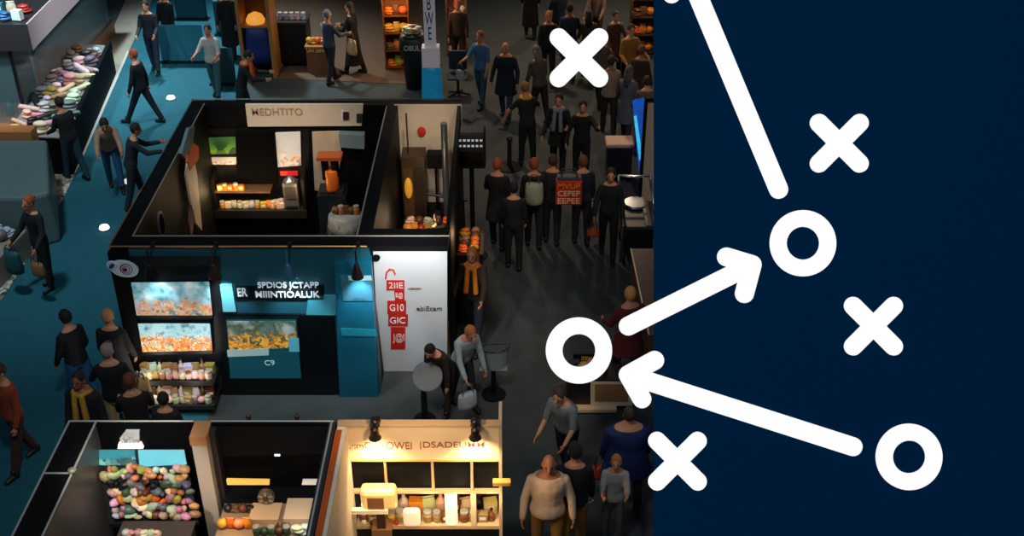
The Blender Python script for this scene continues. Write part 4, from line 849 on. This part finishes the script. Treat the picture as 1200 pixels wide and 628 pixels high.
MB().box(-.34,.34,-.3,.3,.05,1.05).build('body', mat((12,11,12), .35), fr, bevel=.02); MB().box(-.36,.36,-.32,.32,1.05,1.09).build('top', mat((50,46,44), .3), fr); MB().box(-.3,-.01,-.32,-.3,.12,.98).build('door', mat((18,16,17), .3), fr); MB().box(.01,.3,-.32,-.3,.12,.98).build('door', mat((18,16,17), .3), fr)
MB().box(-.3,.3,-.28,.28,0,.05).build('base', BLK, fr)
for i in range(5): good('jar', a.x-.27+.135*i, a.y+.2, 1.09, .17, 'silver', 'silver canister on the black cabinet, %s from the left' % nth(i), 'silver canisters on the black cabinet')
a = G(374, 86); bx = empty('crate_counter', (a.x, a.y+.2, 0), 0, 'brown box counter with yellow lettering on the brown carpet', 'counter')
MB().box(-.26,.26,-.2,.2,0,.62).build('body', mat((112,76,50), .6), bx, bevel=.01); MB().box(-.28,.28,-.22,.22,.62,.66).build('top', mat((150,104,60), .5), bx)
text('Uni canes', (0,-.225,.58), (1,0,0), (0,0,1), .1, mat((230,190,110), .5), bx, width=.46)
row(a.x-.24, a.x+.26, a.y+.2, .66, 5, ['fruit','cloth'], ['gold','orange','brown'], 'on the brown box counter', 'golden goods on the box counter', .19, .1)
def rackwall(px0, px1, pyb, hgt, n, rws, cols, lab, grp, rgb=(70,42,22), emit=.1, s=.2):
    a, b = G(px0, pyb), G(px1, pyb); r = empty('goods_rack', ((a.x+b.x)/2, a.y, 0), 0, lab, 'rack'); wx = (b.x-a.x)/2
    MB().box(-wx,wx,.28,.32,0,hgt).build('back_board', mat(rgb, .5), r)
    for k in range(rws): MB().box(-wx,wx,-.02,.28,.04+k*hgt/rws,.07+k*hgt/rws).build('shelf_board', mat(rgb, .5), r)
    for q in (-wx, wx-.03): MB().box(q,q+.03,-.02,.32,0,hgt).build('side_board', mat(rgb, .5), r)
    for k in range(rws):
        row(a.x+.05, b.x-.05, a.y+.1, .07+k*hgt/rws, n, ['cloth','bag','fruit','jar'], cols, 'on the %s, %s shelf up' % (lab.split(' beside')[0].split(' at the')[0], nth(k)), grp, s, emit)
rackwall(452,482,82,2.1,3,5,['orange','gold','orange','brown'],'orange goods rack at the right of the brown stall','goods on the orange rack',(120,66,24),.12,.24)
a = G(486, 104); bn_ = empty('waste_bin', (a.x, a.y+.1, 0), 0, 'black bin with white lettering next to the orange goods rack', 'bin')
MB().loft([((0,0,0),(.2,0,0),(0,.2,0)), ((0,0,.75),(.25,0,0),(0,.25,0)), ((0,0,.9),(.32,0,0),(0,.3,0)), ((0,0,1.2),(.3,0,0),(0,.28,0)), ((0,0,1.25),(.22,0,0),(0,.2,0))], 20).build('bin_body', mat((20,26,26), .5), bn_, smooth=True); MB().lathe((0,0,1.22), [(.24,0),(.26,.05),(.2,.09)]).build('lid', mat((30,38,38), .4), bn_)
text('OBUL', (0,-.315,1.05), (1,0,0), (0,0,1), .12, mat((190,200,196), .5), bn_, width=.36)
for i in range(6):
    a_ = i*1.05; cn = ['silver','grey','pink','white','silver','tan'][i]; good('cloth', a.x+.13*math.cos(a_), a.y+.1+.13*math.sin(a_), 1.31, .18, cn, '%s cloth piled on the lettered black bin, %s round' % (cn, nth(i)), 'cloths on the black bin')
# white sign column with blue base
a = G(507, 116); sgn = empty('sign_column', (a.x, a.y, 0), 0, 'tall white sign column with blue markings on a bright blue base', 'sign')
MB().loft([((0,0,0),(.24,0,0),(0,.2,0)), ((0,0,.75),(.21,0,0),(0,.18,0)), ((0,0,.8),(.17,0,0),(0,.15,0))], 20).build('blue_base', mat((24,130,176), .4, emit=.25, noise=.25, scale=6), sgn)
MB().box(-.19,.19,-.16,.14,.8,1.25).build('white_box', mat((200,190,196), .5, emit=.15), sgn, bevel=.01)
MB().box(-.12,.12,-.1,.1,1.25,3.6).build('column', mat((196,196,206), .5, emit=.15), sgn)
text('B\nW\nE', (0,-.105,1.9), (1,0,0), (0,0,1), .95, mat((40,60,150), .5), sgn, width=.18); text('=', (0,-.105,2.8), (1,0,0), (0,0,1), .05, mat((60,80,150), .5), sgn, width=.22)
# narrow stall to the right of the sign
rackwall(524,548,66,2.0,3,4,['brown','tan','cream','red'],'dim brown goods rack beside the sign column','goods on the dim brown rack',(120,86,62),.03,.22)
a = G(536, 112); ch = empty('office_chair', (a.x+.02, a.y, 0), 0, 'dark chair behind the narrow booth bay', 'chair')
MB().box(-.22,.22,-.22,.22,.44,.5).build('seat', mat((26,40,48), .6), ch, bevel=.03); MB().box(-.2,.2,.16,.22,.55,1.0).build('backrest', mat((30,44,52), .6), ch, bevel=.03); MB().tube((0,0,.06),(0,0,.44),.03).build('column', BLK, ch); MB().tube((0,.2,.45),(0,.2,.6),.02).build('back_support', BLK, ch)
for k in range(5): a_ = k*2*PI/5; MB().tube((0,0,.08),(.26*math.cos(a_),.26*math.sin(a_),.03),.02).build('leg', BLK, ch)
# gold lit rack far right
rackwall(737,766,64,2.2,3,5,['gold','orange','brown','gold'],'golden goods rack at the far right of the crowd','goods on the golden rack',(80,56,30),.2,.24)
# ================================================================ RIGHT SIDE
a = G(597, 196); ps = empty('post_stand', (a.x, a.y, 0), 0, 'short black post stand on a flat round base in the aisle', 'stand')
MB().lathe((0,0,0), [(.25,0),(.25,.02),(.04,.05)], 24).build('base', BLK, ps); MB().tube((0,0,.04),(0,0,.6),.05,.04).build('post', mat((30,30,32), .3), ps); MB().lathe((0,0,.6), [(.06,0),(.07,.04),(.03,.08)]).build('cap', mat((70,64,60), .3, metal=.6), ps)
a = G(726, 165, .8); sqt = empty('square_table', (a.x, a.y, 0), 0, 'small dark table with a pink patterned top by the blue lit board', 'table')
MB().box(-.27,.27,-.22,.22,.74,.82).build('table_top', mat((196,150,122), .5, noise=.3, scale=10), sqt, bevel=.03); MB().box(-.24,.24,-.2,.2,.12,.74).build('body', mat((14,16,24), .5), sqt, bevel=.01)
for q in ((-.2,-.16),(.2,-.16),(-.2,.16),(.2,.16)): MB().box(q[0]-.025,q[0]+.025,q[1]-.025,q[1]+.025,0,.12).build('leg', BLK, sqt)
lb_ = empty('lit_board', (0,0,0), 0, 'bright blue lit board leaning at the right booth', 'sign')
XQ = 2.55
def rb(pts, X): return [PX(x, y, X) for x, y in pts]
p1 = [G(741,118,1.8), G(752,116,1.8), G(768,196,.45), G(750,212,.45)]
MB().slab(p1, (.05,.02,.02)).build('panel', mat((16,84,190), .3, emit=.55, noise=.4, scale=5), lb_)
p2 = [p1[0].lerp(p1[3],.2)+Vector((-.006,-.02,.02)), p1[1].lerp(p1[2],.2)+Vector((-.04,-.02,.02)), p1[1].lerp(p1[2],.7)+Vector((-.06,-.02,.02)), p1[0].lerp(p1[3],.75)+Vector((.02,-.02,.02))]
MB().slab(p2, (0,-.01,.006)).build('bright_motif', mat((60,180,240), .3, emit=.9, noise=.5, scale=14), lb_)
MB().tube(p1[3]+Vector((.03,0,0)), Vector((p1[3].x+.03, p1[3].y, 0)), .02).build('leg', BLK, lb_); MB().tube(p1[2]+Vector((.0,0,0)), Vector((p1[2].x, p1[2].y, 0)), .02).build('leg', BLK, lb_)
a = G(757, 122, 2.3); b = G(757, 250, 0)
rb1 = empty('exhibition_booth', (0,0,0), 0, 'pale-walled booth with a dark rim cut by the navy overlay graphic', 'booth')
ax = PY(757, 118, 19.4)
MB().box(ax.x, ax.x+1.4, 19.4, 19.5, 0, ax.z).build('rear_wall', mat((190,172,158), .6), rb1); MB().box(ax.x-.02, ax.x+1.42, 19.36, 19.54, ax.z, ax.z+.06).build('rim', BLK, rb1); MB().box(ax.x-.03, ax.x+.03, 19.36, 19.42, 0, ax.z).build('post', BLK, rb1)
# chrome-framed trolley
g0, g1 = G(735, 300), G(768, 225)
tr_ = empty('chrome_trolley', (2.06, 17.6, 0), 0, 'black equipment trolley with a chrome tube frame at the right edge of the aisle', 'trolley')
CH = mat((190,192,196), .15, metal=1)
MB().box(-.16,.34,-.5,.5,.2,.75).build('body', mat((22,24,26), .35), tr_, bevel=.04); MB().path([(-.2,-.52,.1),(-.2,-.52,.8),(-.2,.5,.95),(-.2,.62,1.15),(.36,.62,1.15),(.38,.5,.95),(.38,-.52,.8),(.38,-.52,.1)], .025).build('tube_frame', CH, tr_, smooth=True)
MB().lathe((.09,.3,.76), [(.2,0),(.22,.02),(.2,.05)], 22).build('steel_bowl', CH, tr_)
MB().box(.2,.3,-.48,.25,.75,.79).build('steel_strip', mat((130,130,130), .3, metal=.8), tr_)
for q in ((-.14,-.44),(.32,-.44),(-.14,.44),(.32,.44)): MB().tube((q[0]-.02,q[1],.08),(q[0]+.02,q[1],.08),.075,.075,14,False).build('wheel', BLK, tr_); MB().tube((q[0],q[1],.1),(q[0],q[1],.22),.02).build('fork', CH, tr_)
# long glass counter at right edge
g0, g1 = G(763, 395), G(743, 300)
gc = empty('counter', (0,0,0), 0, 'brown counter with a bright metal edge along the right of the aisle', 'counter')
t0, t1 = G(762,392,.9), G(741,292,.9)
MB().hexa([(t0.x,t0.y),(t0.x+.8,t0.y),(t1.x+1.2,t1.y),(t1.x,t1.y)], 0, .88).build('body', mat((96,60,40), .5), gc); MB().hexa([(t0.x-.02,t0.y-.02),(t0.x+.8,t0.y-.02),(t1.x+1.2,t1.y+.02),(t1.x-.02,t1.y+.02)], .88, .9).build('top', mat((84,56,44), .3), gc)
MB().tube((t0.x-.02,t0.y,.9),(t1.x-.02,t1.y,.9),.018).build('edge_trim', mat((214,196,170), .3, metal=.6), gc)
# wooden counter below the ring
a = G(712, 446, .9); wdc = empty('wooden_counter', (0,0,0), 0, 'black stall with a pale framed wooden panel below the overlay ring', 'counter')
q0, q1 = PY(664, 425, 13.6), PY(735, 470, 13.6)
yy = 13.2
def wq(q, m, nm, Y=yy, t=.03): return pquad(q, Y, t).build(nm, m, wdc)
top_l, top_r = PY(655,412,yy), PY(745,412,yy); zt_ = PY(700,446,yy).z; zb_ = PY(700,474,yy).z
MB().box(PY(665,446,yy).x, PY(742,446,yy).x, yy, yy+.35, 0, zt_).build('body', mat((24,22,22), .5), wdc)
wq([(692,446),(742,446),(741,474),(692,474)], mat((214,194,164), .5), 'pale_frame'); wq([(697,450),(736,450),(736,470),(697,470)], mat((150,108,68), .6, noise=.2, scale=6), 'wood_panel', yy-.03, .01)
MB().box(PY(672,474,yy).x, PY(722,474,yy).x, yy-.12, yy, zb_-.05, zb_).build('front_ledge', mat((220,186,140), .5), wdc)
MB().box(PY(665,446,yy).x-.02, PY(742,446,yy).x, yy-.02, yy+.37, zt_, zt_+.03).build('top', mat((40,36,34), .4), wdc)
tray = G(685, 418, zt_+.1); row(tray.x-.22, tray.x+.3, yy+.2, zt_+.03, 4, ['box','cloth'], ['tan','cream','black'], 'on the black stall seen through the overlay ring', 'goods on the black stall', .2)
text('ZEM', (PY(688,411,yy+.3).x, yy+.34, zt_+.14), (1,0,0), (0,0,1), .06, mat((235,170,30), .5), wdc, width=.16)
MB().box(PY(672,411,yy+.3).x, PY(705,411,yy+.3).x, yy+.345, yy+.37, zt_+.03, zt_+.2).build('back_strip', BLK, wdc)
# white curved mark on floor
mb = MB(); pts = [G(x, y) for x, y in ((694,587),(688,590),(683,596),(680,603),(680,611))]
for p, q in zip(pts[:-1], pts[1:]): mb.tube(p+Vector((0,0,.004)), q+Vector((0,0,.004)), .022, .022, 6)
tag(mb.build('curved_strip', mat((130,150,156), .4)), 'pale curved strip lying on the floor near the bottom right', 'strip')
# round placard on post, wire basket
a = G(498, 492); pl = empty('round_placard', (a.x, a.y, 0), 0, 'round grey placard on a black post in front of the white panel', 'placard')
zz = PY(501, 441, a.y-.05).z
MB().tube((0,0,.02),(0,0,zz-.05),.045,.04).build('post', mat((16,20,28), .4), pl); MB().lathe((0,0,0), [(.16,0),(.16,.02),(.05,.05)], 20).build('base', BLK, pl)
nn = Vector((0,-.75,.66)).normalized(); uu = Vector((1,0,0)); vv = nn.cross(uu); cc = Vector((PY(501,441,a.y-.05).x-a.x, -.05, zz))
MB().loft([(cc, uu*.2, vv*.2), (cc+nn*.03, uu*.2, vv*.2)], 32).build('disc', mat((128,130,130), .6, noise=.15, scale=20), pl); MB().loft([(cc-nn*.005, uu*.21, vv*.21), (cc+nn*.015, uu*.21, vv*.21)], 32).build('rim', mat((90,92,92), .4), pl)
a = G(578, 418, .7); wb = empty('clear_basket', (a.x, a.y, 0), 0, 'clear plastic basket on a dark post beside the silver-jacketed person', 'basket')
mb = MB(); n_ = 18
for k in range(n_):
    a0, a1 = PI+PI*k/n_*1.0, PI+PI*(k+1)/n_
    mb.slab([(.2*math.cos(a0),.17*math.sin(a0)+.1,.5),(.2*math.cos(a1),.17*math.sin(a1)+.1,.5),(.24*math.cos(a1),.2*math.sin(a1)+.1,.85),(.24*math.cos(a0),.2*math.sin(a0)+.1,.85)], (0,.012,0))
mb.box(-.2,.2,-.06,.1,.49,.505); mb.build('basket_shell', mat((150,165,172), .15, alpha=.55), wb); MB().path([(.24*math.cos(PI+PI*k/12),.2*math.sin(PI+PI*k/12)+.1,.85) for k in range(13)]+[(-.24,.1,.85)], .014).build('rim', CH, wb)
MB().tube((0,.02,.02),(0,.02,.49),.035).build('post', BLK, wb); MB().lathe((0,.02,0), [(.18,0),(.18,.02),(.04,.05)], 20).build('base', BLK, wb)
# pink topped roll between front booths and teal booth (small knobs above the front booth edge)
for px, lb in ((291,'small brown bollard behind the middle front bay, left one'),(348,'small brown bollard behind the middle front bay, right one')):
    p = G(px, 488, .15); o = MB().lathe((0,0,0), [(.05,0),(.04,.04),(.025,.1),(.04,.15),(.02,.18)], 14).build('bollard', mat((70,36,28), .4), smooth=True, loc=(p.x, p.y, 0)); tag(o, lb, 'bollard')
# added unseen point lights that brighten the shelf and stall goods
def glow(loc, power, col=(1,.7,.36), r=.04):
    l = bpy.data.lights.new('fill_light', 'POINT'); l.energy = power; l.color = col; l.shadow_soft_size = r
    o = bpy.data.objects.new('fill_light', l); COL.objects.link(o); o.location = loc
ca = PY(250, 206, YR-.3); cb_ = PY(357, 243, YR-.3)
for k in range(5): glow((ca.x+.12+(cb_.x-ca.x-.2)*k/4, YR-.5, cb_.z+.42), 3.2)
glow((ca.x+.25, YR-.5, ca.z+.02), 2.5); glow((ca.x+.7, YR-.5, ca.z+.02), 2)
for k in range(5): glow((-1.66+.36*k, YN-.16, z3-.08), 2.6, (1,.72,.42))
glow((-2.98, YN-.75, zc+.3), 4.5, (1,.6,.25)); glow((-2.3, YN-.8, zc+.4), 3, (1,.85,.7))
glow((-1.4, 16.4, 1.35), 9, (1,.7,.4)); glow((-.62, 15.2, 1.75), 5, (1,.66,.35))
for px in (452, 467, 482): p = G(px, 82); glow((p.x, p.y-.5, 1.9), 16, (1,.66,.32), .1)
for px in (740, 758): p = G(px, 64); glow((p.x, p.y-.5, 2.1), 22, (1,.7,.36), .1)
p = G(536, 66); glow((p.x, p.y-.5, 2.0), 12, (1,.76,.55), .1)
p = G(374, 86); glow((p.x, p.y-.3, 1.3), 7, (1,.72,.42), .1)
for (sx_, ex_, sy_, sz_) in ZS: glow(((sx_+ex_)/2-.35, sy_-.12, sz_+.34), 2.6, (1,.9,.8)); glow(((sx_+ex_)/2+.3, sy_-.12, sz_+.34), 2.6, (1,.9,.8))
spot((-4.0, 24, 8), (-9.5, 24.5, 1.8), 1500, (1,.95,.95), 40, .8, .3)  # unseen spot added to brighten the pale side of the kiosk fascia
# ================================================================ OVERLAY GRAPHIC (NAVY PANEL, WHITE MARKS), ADDED AS A GLOWING BOARD
D = 14.0
FWD = Vector((0, CT, -ST)); DN = Vector((0, -ST, -CT)); RT = Vector((1,0,0)); CP = Vector((0,0,H))
def BP(px, py, e=0.0):           # a point on the raked overlay board, e = towards its front
    return CP + FWD*(D-e) + RT*((px-600)/F*D) + DN*((py-314)/F*D)
NAVY = mat((0,0,0), .6, spec=.1); 
nv = bpy.data.materials.new('overlay_navy_glow'); nv.use_nodes = True; bb = nv.node_tree.nodes['Principled BSDF']
bb.inputs['Base Color'].default_value = (0,.002,.004,1); bb.inputs['Roughness'].default_value = .9; bb.inputs['Specular IOR Level'].default_value = 0
bb.inputs['Emission Color'].default_value = (*lin((0,27,54)), 1); bb.inputs['Emission Strength'].default_value = .95  # glow keeps the overlay an even navy; the hall has no such screen
br_ = empty('navy_overlay', (0,0,0), 0, 'huge raked navy blue overlay graphic filling the right third of the picture', 'overlay graphic')
MB().slab([BP(767,-22), BP(1226,-22), BP(1226,641), BP(767,641)], FWD*.08).build('overlay_panel', nv, br_)
for px in (920, 1060, 1190):
    t = BP(px, 40)+FWD*.08; MB().tube(t, Vector((t.x, t.y+1.2, 0)), .05).build('rear_strut', BLK, br_)
wm = bpy.data.materials.new('overlay_white_glow'); wm.use_nodes = True; bb = wm.node_tree.nodes['Principled BSDF']
bb.inputs['Base Color'].default_value = (.02,.02,.02,1); bb.inputs['Emission Color'].default_value = (1,1,1,1); bb.inputs['Emission Strength'].default_value = 1.0; bb.inputs['Specular IOR Level'].default_value = 0  # glow keeps the overlay marks flat white; they are no lamps
TK = .03; K = F/D
def sx(px, py): return BP(px, py, TK)*1.0
def capsule(mb, p, q, r, e0=.002):
    (x0, y0), (x1, y1) = p, q; a0 = math.atan2(y1-y0, x1-x0); pts = []
    for k in range(13): a_ = a0+PI/2+PI*k/12; pts.append((x0+r*math.cos(a_), y0+r*math.sin(a_)))
    for k in range(13): a_ = a0-PI/2+PI*k/12; pts.append((x1+r*math.cos(a_), y1+r*math.sin(a_)))
    mb.slab([BP(x, y, e0) for x, y in pts], -FWD*TK)
def cross(cx, cy, label):
    mb = MB(); o_ = 23.7
    capsule(mb, (cx-o_,cy-o_), (cx+o_,cy+o_), 10.6); capsule(mb, (cx-o_,cy+o_), (cx+o_,cy-o_), 10.6, .0021)
    return tag(mb.build('overlay_cross', wm), label, 'cross sign')
def ring(cx, cy, label):
    mb = MB(); n = 64; R0, R1 = 19.2, 38.8; vs = []; 
    for e in (.002, .002+TK):
        for r in (R0, R1):
            for k in range(n): a_ = 2*PI*k/n; vs.append(BP(cx+r*math.cos(a_), cy+r*math.sin(a_), e))
    fs = []
    for k in range(n):
        j = (k+1) % n
        fs += [(k, j, n+j, n+k), (2*n+k, 3*n+k, 3*n+j, 2*n+j), (n+k, n+j, 3*n+j, 3*n+k), (j, k, 2*n+k, 2*n+j)]
    mb.add(vs, fs); return tag(mb.build('overlay_ring', wm), label, 'ring sign')
def arrow(tail, tip, wings, label):
    mb = MB(); capsule(mb, tail, tip, 11)
    for i, w_ in enumerate(wings): capsule(mb, tip, w_, 11, .0021+.0001*i)
    return tag(mb.build('overlay_arrow', wm), label, 'arrow sign')
x1_ = cross(678.3, 68, 'white overlay cross hanging clear of the navy graphic over the far crowd')
cross(983, 168, 'white overlay cross on the navy graphic above the middle ring'); cross(1023, 382, 'white overlay cross on the navy graphic between the two right-hand rings'); cross(793.6, 540, 'white overlay cross straddling the lower left edge of the navy graphic')
r1_ = ring(678.3, 410.5, 'white overlay ring just left of the navy graphic above the wooden counter'); ring(940.5, 285, 'white overlay ring in the middle of the navy graphic'); ring(1064.7, 535, 'white overlay ring at the lower right of the navy graphic')
arrow((736,382), (881,310), [(851,301),(872,344)], 'white overlay arrow pointing right and up to the middle ring'); arrow((999,523), (736,439), [(767,422),(752,467)], 'white overlay arrow pointing left and up from the lower right ring')
arrow((912,222), (802,-42), [(787,-7),(838,-26)], 'white overlay arrow running out of the top of the picture')
MB().tube(BP(712,394,.012), BP(738,382,.012), .006, .006, 6).build('mounting_rod', mat((16,20,26), .5), r1_)
MB().tube(BP(717,411,.012), BP(737,437,.012), .006, .006, 6).build('mounting_rod', mat((16,20,26), .5), r1_)
for o, px, py in ((x1_, 654.6, 36), (x1_, 702, 36)):
    p = BP(px, py, .02); MB().tube(p, Vector((p.x, p.y, 11.5)), .0012, .0012, 5).build('hanging_wire', mat((40,42,44), .4), o)
